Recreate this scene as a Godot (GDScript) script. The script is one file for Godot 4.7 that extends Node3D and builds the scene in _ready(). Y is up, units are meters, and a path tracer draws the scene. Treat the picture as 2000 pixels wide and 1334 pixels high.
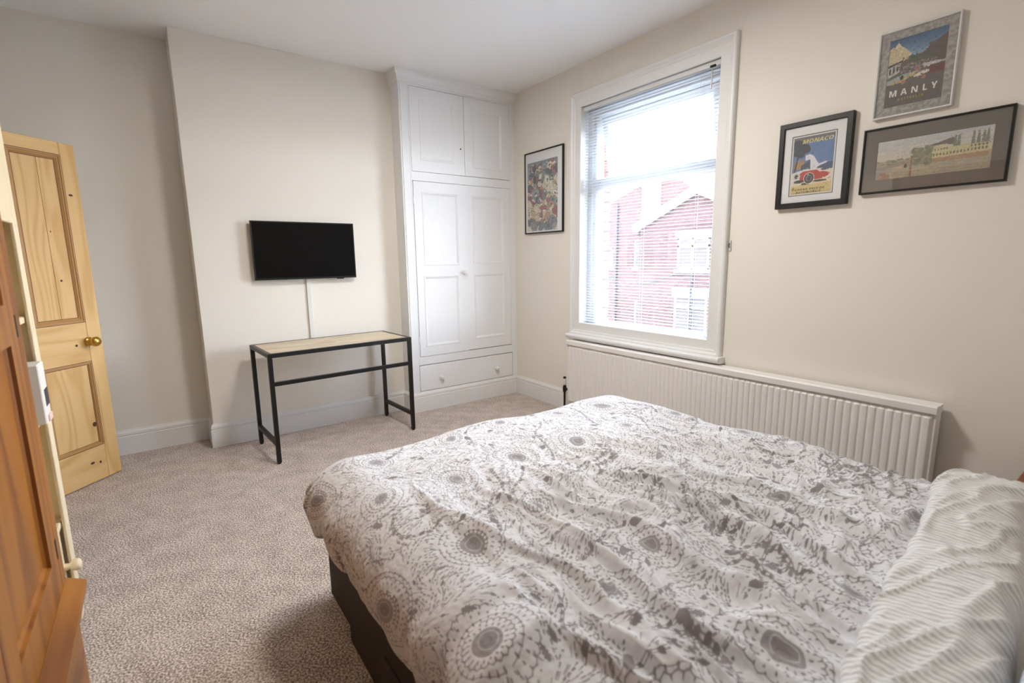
extends Node3D
# A front bedroom. Window wall is x = 0, the chimney-breast wall z = 0, floor y = 0; metres.

const CEIL := 2.655
var M := {}
var rng := RandomNumberGenerator.new()

func _ready() -> void:
	rng.seed = 4711
	# ---- camera
	var cam := Camera3D.new()
	cam.name = "camera"
	cam.position = Vector3(-2.7275, 1.25, 3.805)
	cam.rotation_degrees = Vector3(-9.494, -36.054, -0.753)
	cam.near = 0.05
	cam.far = 200.0
	var ca := CameraAttributesPhysical.new()
	ca.frustum_focal_length = 17.347
	ca.frustum_focus_distance = 3.6
	ca.exposure_aperture = 3.2
	cam.attributes = ca
	cam.fov = 69.349
	add_child(cam)
	cam.current = true
	# ---- sky and exposure: an even overcast sky, daylight enters by the window
	var we := WorldEnvironment.new()
	we.name = "world_environment"
	var e := Environment.new()
	e.background_mode = Environment.BG_SKY
	var sky := Sky.new()
	var sm := ProceduralSkyMaterial.new()
	sm.sky_top_color = Color(0.74, 0.82, 0.94)
	sm.sky_horizon_color = Color(0.96, 0.98, 1.0)
	sm.ground_bottom_color = Color(0.5, 0.48, 0.45)
	sm.ground_horizon_color = Color(0.8, 0.79, 0.77)
	sm.sky_energy_multiplier = 1.0
	sm.ground_energy_multiplier = 0.6
	sm.sun_angle_max = 0.0
	sky.sky_material = sm
	e.sky = sky
	e.tonemap_mode = Environment.TONE_MAPPER_LINEAR
	e.tonemap_exposure = 34.0
	e.sdfgi_enabled = true
	e.ssao_enabled = true
	e.ssil_enabled = true
	we.environment = e
	add_child(we)
	# ---- everything else, big things first
	make_materials()
	build_lamp()
	build_room()
	build_window()
	build_outside()
	build_cupboard()
	build_bed()
	build_bookcase()
	build_wardrobe()
	build_radiator()
	build_table()
	build_tv()
	build_pictures()
	build_bedside()

# ------------------------------------------------------------------ nodes
var names := {}
func numbered(n: String) -> String:
	if not names.has(n):
		names[n] = 0
		return n
	names[n] += 1
	return "%s_%03d" % [n, names[n]]

func thing(called: String, label: String, category: String, at := Vector3.ZERO, turn := 0.0, group := "") -> Node3D:
	var o := Node3D.new()
	o.name = numbered(called)
	add_child(o)
	o.position = at
	o.rotation_degrees.y = turn
	o.set_meta("label", label)
	o.set_meta("category", category)
	if group != "":
		o.set_meta("group", group)
	return o

func struct_root(called: String, label := "", at := Vector3.ZERO, turn := 0.0) -> Node3D:
	var o := Node3D.new()
	o.name = called
	add_child(o)
	o.position = at
	o.rotation_degrees.y = turn
	o.set_meta("kind", "structure")
	if label != "":
		o.set_meta("label", label)
	return o

func put(called: String, mesh: Mesh, m: Material, parent: Node3D, xf := Transform3D(), label := "") -> MeshInstance3D:
	var o := MeshInstance3D.new()
	o.name = called
	o.mesh = mesh
	o.material_override = m
	o.transform = xf
	parent.add_child(o, true)
	if label != "":
		o.set_meta("label", label)
	return o

func obj(called: String, st: SurfaceTool, m: Material, parent: Node3D, xf := Transform3D(), label := "") -> MeshInstance3D:
	st.generate_normals()
	return put(called, st.commit(), m, parent, xf, label)

func pos(x: float, y: float, z: float) -> Transform3D:
	return Transform3D(Basis(), Vector3(x, y, z))

# ------------------------------------------------------------------ shapes
func S(smooth := false) -> SurfaceTool:
	var st := SurfaceTool.new()
	st.begin(Mesh.PRIMITIVE_TRIANGLES)
	st.set_smooth_group(0 if smooth else -1)
	return st

func tri(st: SurfaceTool, a: Vector3, b: Vector3, c: Vector3) -> void: # counter-clockwise from outside
	st.add_vertex(a)
	st.add_vertex(c)
	st.add_vertex(b)

func quad(st: SurfaceTool, a: Vector3, b: Vector3, c: Vector3, d: Vector3) -> void:
	tri(st, a, b, c)
	tri(st, a, c, d)

func quad_uv(st: SurfaceTool, a: Vector3, b: Vector3, c: Vector3, d: Vector3) -> void: # a bottom left, counter-clockwise
	var P := [a, d, c, a, c, b]
	var U := [Vector2(0, 1), Vector2(0, 0), Vector2(1, 0), Vector2(0, 1), Vector2(1, 0), Vector2(1, 1)]
	for i in 6:
		st.set_uv(U[i])
		st.add_vertex(P[i])

func tri_out(st: SurfaceTool, a: Vector3, b: Vector3, c: Vector3, o: Vector3) -> void:
	if (b - a).cross(c - a).dot((a + b + c) / 3.0 - o) < 0.0:
		tri(st, a, c, b)
	else:
		tri(st, a, b, c)

func quad_out(st: SurfaceTool, a: Vector3, b: Vector3, c: Vector3, d: Vector3, o: Vector3) -> void:
	if (b - a).cross(c - a).dot((a + b + c + d) / 4.0 - o) < 0.0:
		quad(st, a, d, c, b)
	else:
		quad(st, a, b, c, d)

# a box from lo to hi with chamfered edges (r = 0: plain)
func box(st: SurfaceTool, lo: Vector3, hi: Vector3, r := 0.0) -> void:
	var c := (lo + hi) * 0.5
	var h := (hi - lo) * 0.5
	r = minf(r, minf(h.x, minf(h.y, h.z)) * 0.9)
	var k := [h - Vector3(0, r, r), h - Vector3(r, 0, r), h - Vector3(r, r, 0)]
	for ax in 3:
		var u := (ax + 1) % 3
		var v := (ax + 2) % 3
		for s in [-1.0, 1.0]:
			var P: Array[Vector3] = []
			for q in [[-1, -1], [1, -1], [1, 1], [-1, 1]]:
				var p: Vector3 = k[ax]
				p[ax] *= s
				p[u] *= q[0]
				p[v] *= q[1]
				P.append(c + p)
			quad_out(st, P[0], P[1], P[2], P[3], c)
		if r > 0.0:
			for s in [-1.0, 1.0]:
				for t in [-1.0, 1.0]:
					var P: Array[Vector3] = []
					for e in [[u, -1.0], [u, 1.0], [v, 1.0], [v, -1.0]]:
						var p: Vector3 = k[e[0]]
						p[u] *= s
						p[v] *= t
						p[ax] *= e[1]
						P.append(c + p)
					quad_out(st, P[0], P[1], P[2], P[3], c)
	if r > 0.0:
		for sx in [-1.0, 1.0]:
			for sy in [-1.0, 1.0]:
				for sz in [-1.0, 1.0]:
					var s := Vector3(sx, sy, sz)
					tri_out(st, c + k[0] * s, c + k[1] * s, c + k[2] * s, c)

func boxed(lo: Vector3, hi: Vector3, r := 0.0) -> SurfaceTool:
	var st := S()
	box(st, lo, hi, r)
	return st

# a mitred moulding round the rectangle x0..x1, y0..y1, facing +z: profile points are (inward, height)
func frame(st: SurfaceTool, x0: float, y0: float, x1: float, y1: float, prof: Array, z := 0.0) -> void:
	for i in prof.size() - 1:
		var a: Vector2 = prof[i]
		var b: Vector2 = prof[i + 1]
		var A := [Vector3(x0 + a.x, y0 + a.x, z + a.y), Vector3(x1 - a.x, y0 + a.x, z + a.y), Vector3(x1 - a.x, y1 - a.x, z + a.y), Vector3(x0 + a.x, y1 - a.x, z + a.y)]
		var B := [Vector3(x0 + b.x, y0 + b.x, z + b.y), Vector3(x1 - b.x, y0 + b.x, z + b.y), Vector3(x1 - b.x, y1 - b.x, z + b.y), Vector3(x0 + b.x, y1 - b.x, z + b.y)]
		for k in 4:
			quad(st, A[k], A[(k + 1) % 4], B[(k + 1) % 4], B[k])

func rect(st: SurfaceTool, x0: float, y0: float, x1: float, y1: float, z: float) -> void:
	quad(st, Vector3(x0, y0, z), Vector3(x1, y0, z), Vector3(x1, y1, z), Vector3(x0, y1, z))

# the cross-section pts (out, up) carried from p0 to p1, closed, with ends; m0 and m1 lengthen the ends per unit of "out" (mitres)
func extrude(st: SurfaceTool, pts: Array, p0: Vector3, p1: Vector3, out: Vector3, up := Vector3.UP, m0 := 0.0, m1 := 0.0) -> void:
	var d := (p1 - p0).normalized()
	var n := pts.size()
	var A: Array[Vector3] = []
	var B: Array[Vector3] = []
	var c := Vector3.ZERO
	for q in pts:
		A.append(p0 + out * q.x + up * q.y - d * m0 * q.x)
		B.append(p1 + out * q.x + up * q.y + d * m1 * q.x)
		c += (A[-1] + B[-1]) / (2.0 * n)
	var flip := d.cross(out).dot(up) > 0.0
	var area := 0.0
	for i in n:
		var a: Vector2 = pts[i]
		var b: Vector2 = pts[(i + 1) % n]
		area += a.x * b.y - b.x * a.y
	if area < 0.0:
		flip = not flip
	for i in n:
		var j := (i + 1) % n
		if flip:
			quad(st, A[i], A[j], B[j], B[i])
		else:
			quad(st, A[i], B[i], B[j], A[j])
	var idx := Geometry2D.triangulate_polygon(PackedVector2Array(pts))
	for i in range(0, idx.size(), 3):
		tri_out(st, A[idx[i]], A[idx[i + 1]], A[idx[i + 2]], c)
		tri_out(st, B[idx[i]], B[idx[i + 1]], B[idx[i + 2]], c)

# a turned shape: profile points (radius, height) round the axis dir from base
func lathe(st: SurfaceTool, prof: Array, base: Vector3, dir: Vector3, segs := 20) -> void:
	var w := dir.normalized()
	var u := w.cross(Vector3.UP if absf(w.y) < 0.9 else Vector3.RIGHT).normalized()
	var v := w.cross(u)
	for i in prof.size() - 1:
		var a: Vector2 = prof[i]
		var b: Vector2 = prof[i + 1]
		for k in segs:
			var t0 := TAU * k / segs
			var t1 := TAU * (k + 1) / segs
			var d0 := u * cos(t0) + v * sin(t0)
			var d1 := u * cos(t1) + v * sin(t1)
			var p := base + w * a.y
			var q := base + w * b.y
			if a.x > 1e-6:
				tri(st, p + d0 * a.x, p + d1 * a.x, q + d1 * b.x)
			if b.x > 1e-6:
				tri(st, p + d0 * a.x, q + d1 * b.x, q + d0 * b.x)

func tube(st: SurfaceTool, path: Array, r: float, segs := 10) -> void:
	var last: Array[Vector3] = []
	for i in path.size():
		var p: Vector3 = path[i]
		var d: Vector3 = (path[mini(i + 1, path.size() - 1)] - path[maxi(i - 1, 0)]).normalized()
		var u := d.cross(Vector3(0.31, 0.87, 0.38)).normalized()
		var v := d.cross(u)
		var ring: Array[Vector3] = []
		for k in segs:
			ring.append(p + (u * cos(TAU * k / segs) + v * sin(TAU * k / segs)) * r)
		if i > 0:
			for k in segs:
				var j := (k + 1) % segs
				quad(st, last[k], last[j], ring[j], ring[k])
		last = ring

func grid_mesh(nx: int, ny: int, P: PackedVector3Array, U: PackedVector2Array, flip := false) -> ArrayMesh:
	var N := PackedVector3Array()
	N.resize(nx * ny)
	var I := PackedInt32Array()
	for j in ny:
		for i in nx:
			var a := P[j * nx + mini(i + 1, nx - 1)] - P[j * nx + maxi(i - 1, 0)]
			var b := P[mini(j + 1, ny - 1) * nx + i] - P[maxi(j - 1, 0) * nx + i]
			var n := b.cross(a).normalized()
			N[j * nx + i] = -n if flip else n
			if i < nx - 1 and j < ny - 1:
				var k := j * nx + i
				if flip:
					I.append_array([k, k + nx, k + 1, k + 1, k + nx, k + nx + 1])
				else:
					I.append_array([k, k + 1, k + nx, k + 1, k + nx + 1, k + nx])
	var A := []
	A.resize(Mesh.ARRAY_MAX)
	A[Mesh.ARRAY_VERTEX] = P
	A[Mesh.ARRAY_NORMAL] = N
	A[Mesh.ARRAY_TEX_UV] = U
	A[Mesh.ARRAY_INDEX] = I
	var m := ArrayMesh.new()
	m.add_surface_from_arrays(Mesh.PRIMITIVE_TRIANGLES, A)
	return m

func letters(text: String, size: float, m: Material, parent: Node3D, at: Vector3, font := "Droid Sans", bold := false, spread := 1.0, slant := 0.0, stretch := 1.0, called := "lettering") -> void:
	var f := SystemFont.new()
	f.font_names = PackedStringArray([font])
	if bold:
		f.font_weight = 700
	var fv := FontVariation.new()
	fv.base_font = f
	fv.spacing_glyph = int(spread)
	var t := TextMesh.new()
	t.text = text
	t.font = fv
	t.font_size = 64
	t.pixel_size = size / 46.0
	t.depth = 0.0004
	t.curve_step = 2.0
	var b := Basis(Vector3(stretch, 0, 0), Vector3(slant, 1, 0), Vector3(0, 0, 1))
	put(called, t, m, parent, Transform3D(b, at))

# ------------------------------------------------------------------ materials
func mat(c: Color, rough := 0.8, metal := 0.0) -> StandardMaterial3D:
	var m := StandardMaterial3D.new()
	m.albedo_color = c
	m.roughness = rough
	m.metallic = metal
	return m

func noise(freq: float, sd: int, oct := 3, type := FastNoiseLite.TYPE_SIMPLEX_SMOOTH) -> FastNoiseLite:
	var n := FastNoiseLite.new()
	n.seed = sd
	n.frequency = freq
	n.noise_type = type
	n.fractal_octaves = oct
	n.fractal_type = FastNoiseLite.FRACTAL_FBM if oct > 1 else FastNoiseLite.FRACTAL_NONE
	return n

func noise_bytes(size: int, freq: float, sd: int, oct := 3, type := FastNoiseLite.TYPE_SIMPLEX_SMOOTH) -> PackedByteArray:
	var im := noise(freq, sd, oct, type).get_seamless_image(size, size)
	im.convert(Image.FORMAT_L8)
	return im.get_data()

func tex(im: Image) -> ImageTexture:
	im.generate_mipmaps()
	return ImageTexture.create_from_image(im)

func noise_tex(size: int, freq: float, sd: int, oct := 3, type := FastNoiseLite.TYPE_SIMPLEX_SMOOTH) -> ImageTexture:
	return tex(Image.create_from_data(size, size, false, Image.FORMAT_L8, noise_bytes(size, freq, sd, oct, type)))

func relief(m: StandardMaterial3D, t: Texture2D, cm: float) -> void:
	m.heightmap_enabled = true
	m.heightmap_texture = t
	m.heightmap_scale = cm

func wood_tex(w: int, h: int, dark: Color, mid: Color, light: Color, rings: float, sd: int, turned := false) -> ImageTexture:
	var n1 := noise(1.0, sd, 2)
	var n2 := noise(1.0, sd + 1, 3)
	var b := PackedByteArray()
	b.resize(w * h * 3)
	var k := 0
	for y in h:
		for x in w:
			var u := float(y if turned else x) / (h if turned else w)
			var v := float(x if turned else y) / (w if turned else h)
			var wob := n1.get_noise_2d(u * 2.2, v * 1.4)
			var r := 0.5 + 0.5 * sin((u * 3.0 + wob * 1.7) * rings)
			r = pow(r, 1.6)
			var f := 0.5 + 0.5 * n2.get_noise_2d(u * 75.0, v * 3.5)
			var s := clampf(0.55 * r + 0.5 * f - 0.08, 0.0, 1.0)
			var c := light.lerp(mid, minf(s * 2.0, 1.0)).lerp(dark, maxf(s * 2.0 - 1.0, 0.0))
			b[k] = int(c.r * 255.0)
			b[k + 1] = int(c.g * 255.0)
			b[k + 2] = int(c.b * 255.0)
			k += 3
	return tex(Image.create_from_data(w, h, false, Image.FORMAT_RGB8, b))

func tri_mat(t: Texture2D, scale: Vector3, rough: float, world := false) -> StandardMaterial3D:
	var m := mat(Color.WHITE, rough)
	m.albedo_texture = t
	m.uv1_triplanar = true
	m.uv1_world_triplanar = world
	m.uv1_scale = scale
	m.uv1_triplanar_sharpness = 8.0
	return m

func make_materials() -> void:
	var plaster := noise_tex(512, 0.02, 3, 4)
	for a in [["wall", Color(0.94, 0.92, 0.88), 0.9], ["ceiling", Color(0.98, 0.982, 0.985), 0.92]]:
		var m := mat(a[1], a[2])
		m.uv1_triplanar = true
		m.uv1_world_triplanar = true
		m.uv1_scale = Vector3(1.2, 1.2, 1.2)
		relief(m, plaster, 0.05)
		M[a[0]] = m
	M.gloss = mat(Color(0.92, 0.92, 0.915), 0.38)
	var brush := noise_tex(256, 0.03, 5, 3)
	M.cupboard = mat(Color(0.94, 0.945, 0.95), 0.45)
	M.cupboard.uv1_triplanar = true
	M.cupboard.uv1_scale = Vector3(7, 2, 7)
	relief(M.cupboard, brush, 0.05)
	M.upvc = mat(Color(0.88, 0.89, 0.90), 0.35)
	M.slat = mat(Color(0.90, 0.90, 0.90), 0.5)
	M.slat.backlight_enabled = true
	M.slat.backlight = Color(0.12, 0.12, 0.12)
	M.cord = mat(Color(0.85, 0.85, 0.83), 0.8)
	M.gap = mat(Color(0.05, 0.045, 0.04), 0.9)
	M.glass = mat(Color(1, 1, 1, 0.03), 0.0)
	M.glass.transparency = BaseMaterial3D.TRANSPARENCY_ALPHA
	M.picture_glass = M.glass
	M.brass = mat(Color(0.83, 0.66, 0.33), 0.25, 1.0)
	M.chrome = mat(Color(0.75, 0.74, 0.72), 0.25, 1.0)
	M.dark_metal = mat(Color(0.22, 0.20, 0.17), 0.4, 0.8)
	M.hinge_dark = mat(Color(0.10, 0.07, 0.05), 0.5)
	M.black = mat(Color(0.035, 0.035, 0.038), 0.45)
	M.steel_black = mat(Color(0.045, 0.045, 0.048), 0.4)
	M.screen = mat(Color(0.01, 0.01, 0.012), 0.3)
	M.screen.metallic_specular = 0.3
	M.radiator = mat(Color(0.94, 0.93, 0.915), 0.4)
	M.white_plastic = mat(Color(0.9, 0.9, 0.88), 0.5)
	M.divan = mat(Color(0.17, 0.115, 0.095), 0.75)
	relief(M.divan, plaster, 0.05)
	M.mattress = mat(Color(0.85, 0.84, 0.82), 0.9)
	# pine, oak veneer, orange stained wood
	var pine := [Color(0.81, 0.63, 0.38), Color(0.88, 0.72, 0.47), Color(0.91, 0.77, 0.54)]
	M.pine = tri_mat(wood_tex(256, 1024, pine[0], pine[1], pine[2], 5.0, 11), Vector3(2.2, 0.5, 2.2), 0.55)
	M.pine_across = tri_mat(wood_tex(1024, 256, pine[0], pine[1], pine[2], 5.0, 12, true), Vector3(0.5, 2.2, 0.5), 0.55)
	M.pine_panel = tri_mat(wood_tex(256, 1024, pine[0], pine[1], pine[2], 8.0, 13), Vector3(2.5, 0.5, 2.5), 0.55)
	M.pine_dark = mat(Color(0.33, 0.19, 0.10), 0.6)
	M.pine_mould = mat(Color(0.74, 0.57, 0.36), 0.5)
	M.knot = mat(Color(0.30, 0.18, 0.09), 0.6)
	var orange := [Color(0.42, 0.22, 0.06), Color(0.57, 0.34, 0.09), Color(0.67, 0.43, 0.14)]
	M.orange = tri_mat(wood_tex(256, 1024, orange[0], orange[1], orange[2], 4.0, 21), Vector3(2.0, 0.5, 2.0), 0.42)
	M.orange_along = tri_mat(wood_tex(1024, 256, orange[0], orange[1], orange[2], 4.0, 22, true), Vector3(0.5, 2.0, 0.5), 0.42)
	var oak := [Color(0.72, 0.63, 0.50), Color(0.84, 0.77, 0.65), Color(0.90, 0.84, 0.74)]
	M.oak = tri_mat(wood_tex(1024, 256, oak[0], oak[1], oak[2], 6.0, 31, true), Vector3(0.7, 0.7, 2.2), 0.5)
	M.oak.albedo_texture = wood_tex(1024, 256, oak[0], oak[1], oak[2], 6.0, 31, true)
	M.red_wood = mat(Color(0.50, 0.25, 0.16), 0.45)
	M.cream = mat(Color(0.93, 0.86, 0.72), 0.5)
	# carpet: short twist pile, flecked beige and grey-brown
	var n := 1024
	var cell := noise_bytes(n, 0.17, 41, 1, FastNoiseLite.TYPE_CELLULAR)
	var fine := noise_bytes(n, 0.13, 42, 3)
	var grit := RandomNumberGenerator.new()
	grit.seed = 44
	var big := noise_bytes(n, 0.008, 43, 3)
	var b := PackedByteArray()
	b.resize(n * n * 3)
	var hb := PackedByteArray()
	hb.resize(n * n)
	var c0 := Color(0.53, 0.465, 0.42)
	var c1 := Color(0.93, 0.875, 0.83)
	for i in n * n:
		var t := clampf((fine[i] / 255.0 - 0.5) * 2.3 + 0.56 + grit.randf_range(-0.14, 0.14) - (cell[i] / 255.0 - 0.4) * 0.25 + (big[i] / 255.0 - 0.5) * 0.35, 0.0, 1.0)
		b[i * 3] = int(255.0 * lerpf(c0.r, c1.r, t))
		b[i * 3 + 1] = int(255.0 * lerpf(c0.g, c1.g, t))
		b[i * 3 + 2] = int(255.0 * lerpf(c0.b, c1.b, t))
		hb[i] = int(clampf(0.45 * (255 - cell[i]) + 0.55 * fine[i], 0, 255))
	M.carpet = tri_mat(tex(Image.create_from_data(n, n, false, Image.FORMAT_RGB8, b)), Vector3(0.8, 0.8, 0.8), 1.0, true)
	relief(M.carpet, tex(Image.create_from_data(n, n, false, Image.FORMAT_L8, hb)), 0.55)
	M.carpet.rim_enabled = true
	M.carpet.rim = 0.3
	M.card = mat(Color(0.90, 0.88, 0.85), 0.7)
	M.card_print = mat(Color(0.22, 0.22, 0.23), 0.7)
	M.card_pink = mat(Color(0.88, 0.76, 0.70), 0.7)
	M.jar = mat(Color(0.80, 0.80, 0.80), 0.3)
	# outside
	M.brick = mat(Color.WHITE, 0.9)
	M.brick.vertex_color_use_as_albedo = true
	M.mortar = mat(Color(0.34, 0.30, 0.28), 0.95)
	M.render = mat(Color(0.90, 0.89, 0.87), 0.9)
	M.slate = mat(Color(0.62, 0.62, 0.65), 0.7)
	M.street = mat(Color(0.45, 0.44, 0.43), 0.9)
	M.pipe = mat(Color(0.10, 0.10, 0.11), 0.5)
	M.dark_glass = mat(Color(0.18, 0.22, 0.28), 0.1)
	M.net_curtain = mat(Color(0.75, 0.80, 0.86), 0.9)

# ------------------------------------------------------------------ the room
# a flush ceiling lamp in the middle of the room, above the top of the picture
const LAMP := 0.110
func build_lamp() -> void:
	var t := thing("ceiling_lamp", "flush round-edged opal ceiling lamp in the middle of the bedroom ceiling", "lamp", Vector3(-1.45, CEIL, 1.92))
	obj("base", boxed(Vector3(-0.21, -0.05, -0.21), Vector3(0.21, 0.0, 0.21), 0.01), M.gloss, t)
	var glow := mat(Color(0.95, 0.9, 0.82), 0.4)
	glow.emission_enabled = true
	glow.emission = Color(1.0, 0.86, 0.68)
	glow.emission_energy_multiplier = 0.02
	obj("diffuser", boxed(Vector3(-0.2, -0.09, -0.2), Vector3(0.2, -0.05, 0.2), 0.015), glow, t)
	var l := AreaLight3D.new()
	l.name = "lamp_light"
	l.area_size = Vector2(0.4, 0.4)
	l.position = Vector3(0, -0.095, 0)
	l.rotation_degrees.x = -90
	l.light_color = Color(1.0, 0.985, 0.96)
	l.light_energy = LAMP
	l.area_range = 12.0
	l.area_attenuation = 2.0
	l.shadow_enabled = true
	t.add_child(l)

const SKIRT := [Vector2(0, 0), Vector2(0.018, 0), Vector2(0.018, 0.122), Vector2(0.0135, 0.126), Vector2(0.0165, 0.133), Vector2(0.0155, 0.147), Vector2(0.009, 0.158), Vector2(0.007, 0.165), Vector2(0, 0.165)]

func build_room() -> void:
	var fl := put("floor", boxed(Vector3(-4.8, -0.2, -0.5), Vector3(0.0, 0.0, 4.45)).commit(), M.carpet, self)
	var sf := boxed(Vector3(-4.8, -0.2, -0.5), Vector3(0.0, 0.0, 4.45))
	sf.generate_normals()
	fl.mesh = sf.commit()
	fl.set_meta("kind", "structure")
	fl.set_meta("label", "beige and grey-brown flecked fitted carpet")
	var ce := obj("ceiling", boxed(Vector3(-4.8, CEIL, -0.5), Vector3(0.0, CEIL + 0.2, 4.45)), M.ceiling, self)
	ce.set_meta("kind", "structure")
	ce.set_meta("label", "plain white ceiling")
	# the wall behind the television: alcove on the left, chimney breast standing forward
	var wb := struct_root("wall_back", "cream wall with shallow alcove beside the chimney breast")
	obj("alcove_wall", boxed(Vector3(-4.8, 0, -0.5), Vector3(0.0, CEIL, -0.245)), M.wall, wb)
	obj("chimney_breast", boxed(Vector3(-2.478, 0, -0.25), Vector3(0.0, CEIL, -0.018), 0.003), M.wall, wb)
	var wl := struct_root("wall_left", "cream wall behind the wardrobe and the open door")
	var st := S()
	box(st, Vector3(-3.66, 0, -0.25), Vector3(-3.545, CEIL, 0.60))
	box(st, Vector3(-3.66, 0, 1.41), Vector3(-3.545, CEIL, 4.25))
	box(st, Vector3(-3.66, 2.0, 0.60), Vector3(-3.545, CEIL, 1.41))
	obj("plaster", st, M.wall, wl)
	var wn := obj("wall_near", boxed(Vector3(-4.8, 0, 4.25), Vector3(0.0, CEIL, 4.45)), M.wall, self)
	wn.set_meta("kind", "structure")
	var wo := obj("wall_landing", boxed(Vector3(-5.0, -0.2, -0.5), Vector3(-4.8, CEIL + 0.2, 4.45)), M.wall, self)
	wo.set_meta("kind", "structure")
	# the window wall: plastered inner leaf round the opening, brick outer leaf beyond
	var wr := struct_root("wall_right", "cream wall holding the sash-style window and the pictures")
	st = S()
	for a in [[-0.5, 0.0, 0.975, CEIL], [2.135, 0.0, 4.45, CEIL], [0.975, 0.0, 2.135, 0.65], [0.975, 2.365, 2.135, CEIL]]:
		box(st, Vector3(0.0, a[1], a[0]), Vector3(0.145, a[3], a[2]))
	obj("plaster", st, M.wall, wr)
	st = S()
	for a in [[-16.0, -3.2, 1.035, 9.0], [2.075, -3.2, 16.0, 9.0], [1.035, -3.2, 2.075, 0.70], [1.035, 2.31, 2.075, 9.0]]:
		box(st, Vector3(0.145, a[1], a[0]), Vector3(0.26, a[3], a[2]))
	obj("outer_leaf", st, M.mortar, wr)
	var y := 0.705
	var k := 0
	while y < 2.30:
		var w: float = 0.118 if k % 2 == 0 else 0.108
		var c := Color(0.30, 0.115, 0.085).lerp(Color(0.22, 0.08, 0.07), rng.randf())
		var sb := S()
		sb.set_color(c)
		box(sb, Vector3(0.1475, y, 0.99), Vector3(0.1475 + w, y + 0.065, 1.039), 0.003)
		obj("brick", sb, M.brick, wr)
		sb = S()
		sb.set_color(c)
		box(sb, Vector3(0.1475, y, 2.071), Vector3(0.1475 + w, y + 0.065, 2.12), 0.003)
		obj("brick", sb, M.brick, wr)
		y += 0.075
		k += 1
	# skirting boards
	var b := struct_root("baseboard_back", "white moulded skirting board below the television wall")
	st = S()
	extrude(st, SKIRT, Vector3(-3.545, 0, -0.245), Vector3(-2.478, 0, -0.245), Vector3(0, 0, 1), Vector3.UP, 0, -1)
	extrude(st, SKIRT, Vector3(-2.478, 0, -0.245), Vector3(-2.478, 0, -0.018), Vector3(-1, 0, 0), Vector3.UP, -1, 1)
	extrude(st, SKIRT, Vector3(-2.478, 0, -0.018), Vector3(-1.078, 0, -0.018), Vector3(0, 0, 1), Vector3.UP, 1, 0)
	obj("board", st, M.gloss, b)
	b = struct_root("baseboard_right", "white moulded skirting board below the window wall")
	st = S()
	extrude(st, SKIRT, Vector3(0, 0, 0.13), Vector3(0, 0, 4.25), Vector3(-1, 0, 0))
	obj("board", st, M.gloss, b)
	b = struct_root("baseboard_left")
	st = S()
	extrude(st, SKIRT, Vector3(-3.545, 0, -0.245), Vector3(-3.545, 0, 0.53), Vector3(1, 0, 0))
	obj("board", st, M.gloss, b)
	# doorway lining and the open pine door
	var tr := struct_root("trim_2", "white doorway lining and architrave")
	st = S()
	box(st, Vector3(-3.665, 0, 0.60), Vector3(-3.54, 2.0, 0.62), 0.002)
	box(st, Vector3(-3.665, 0, 1.39), Vector3(-3.54, 2.0, 1.41), 0.002)
	box(st, Vector3(-3.665, 1.98, 0.62), Vector3(-3.54, 2.0, 1.39), 0.002)
	box(st, Vector3(-3.545, 0, 0.535), Vector3(-3.527, 2.06, 0.60), 0.004)
	box(st, Vector3(-3.545, 0, 1.41), Vector3(-3.527, 2.06, 1.475), 0.004)
	box(st, Vector3(-3.545, 2.0, 0.60), Vector3(-3.527, 2.06, 1.41), 0.004)
	obj("lining", st, M.gloss, tr)
	build_door()

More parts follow.
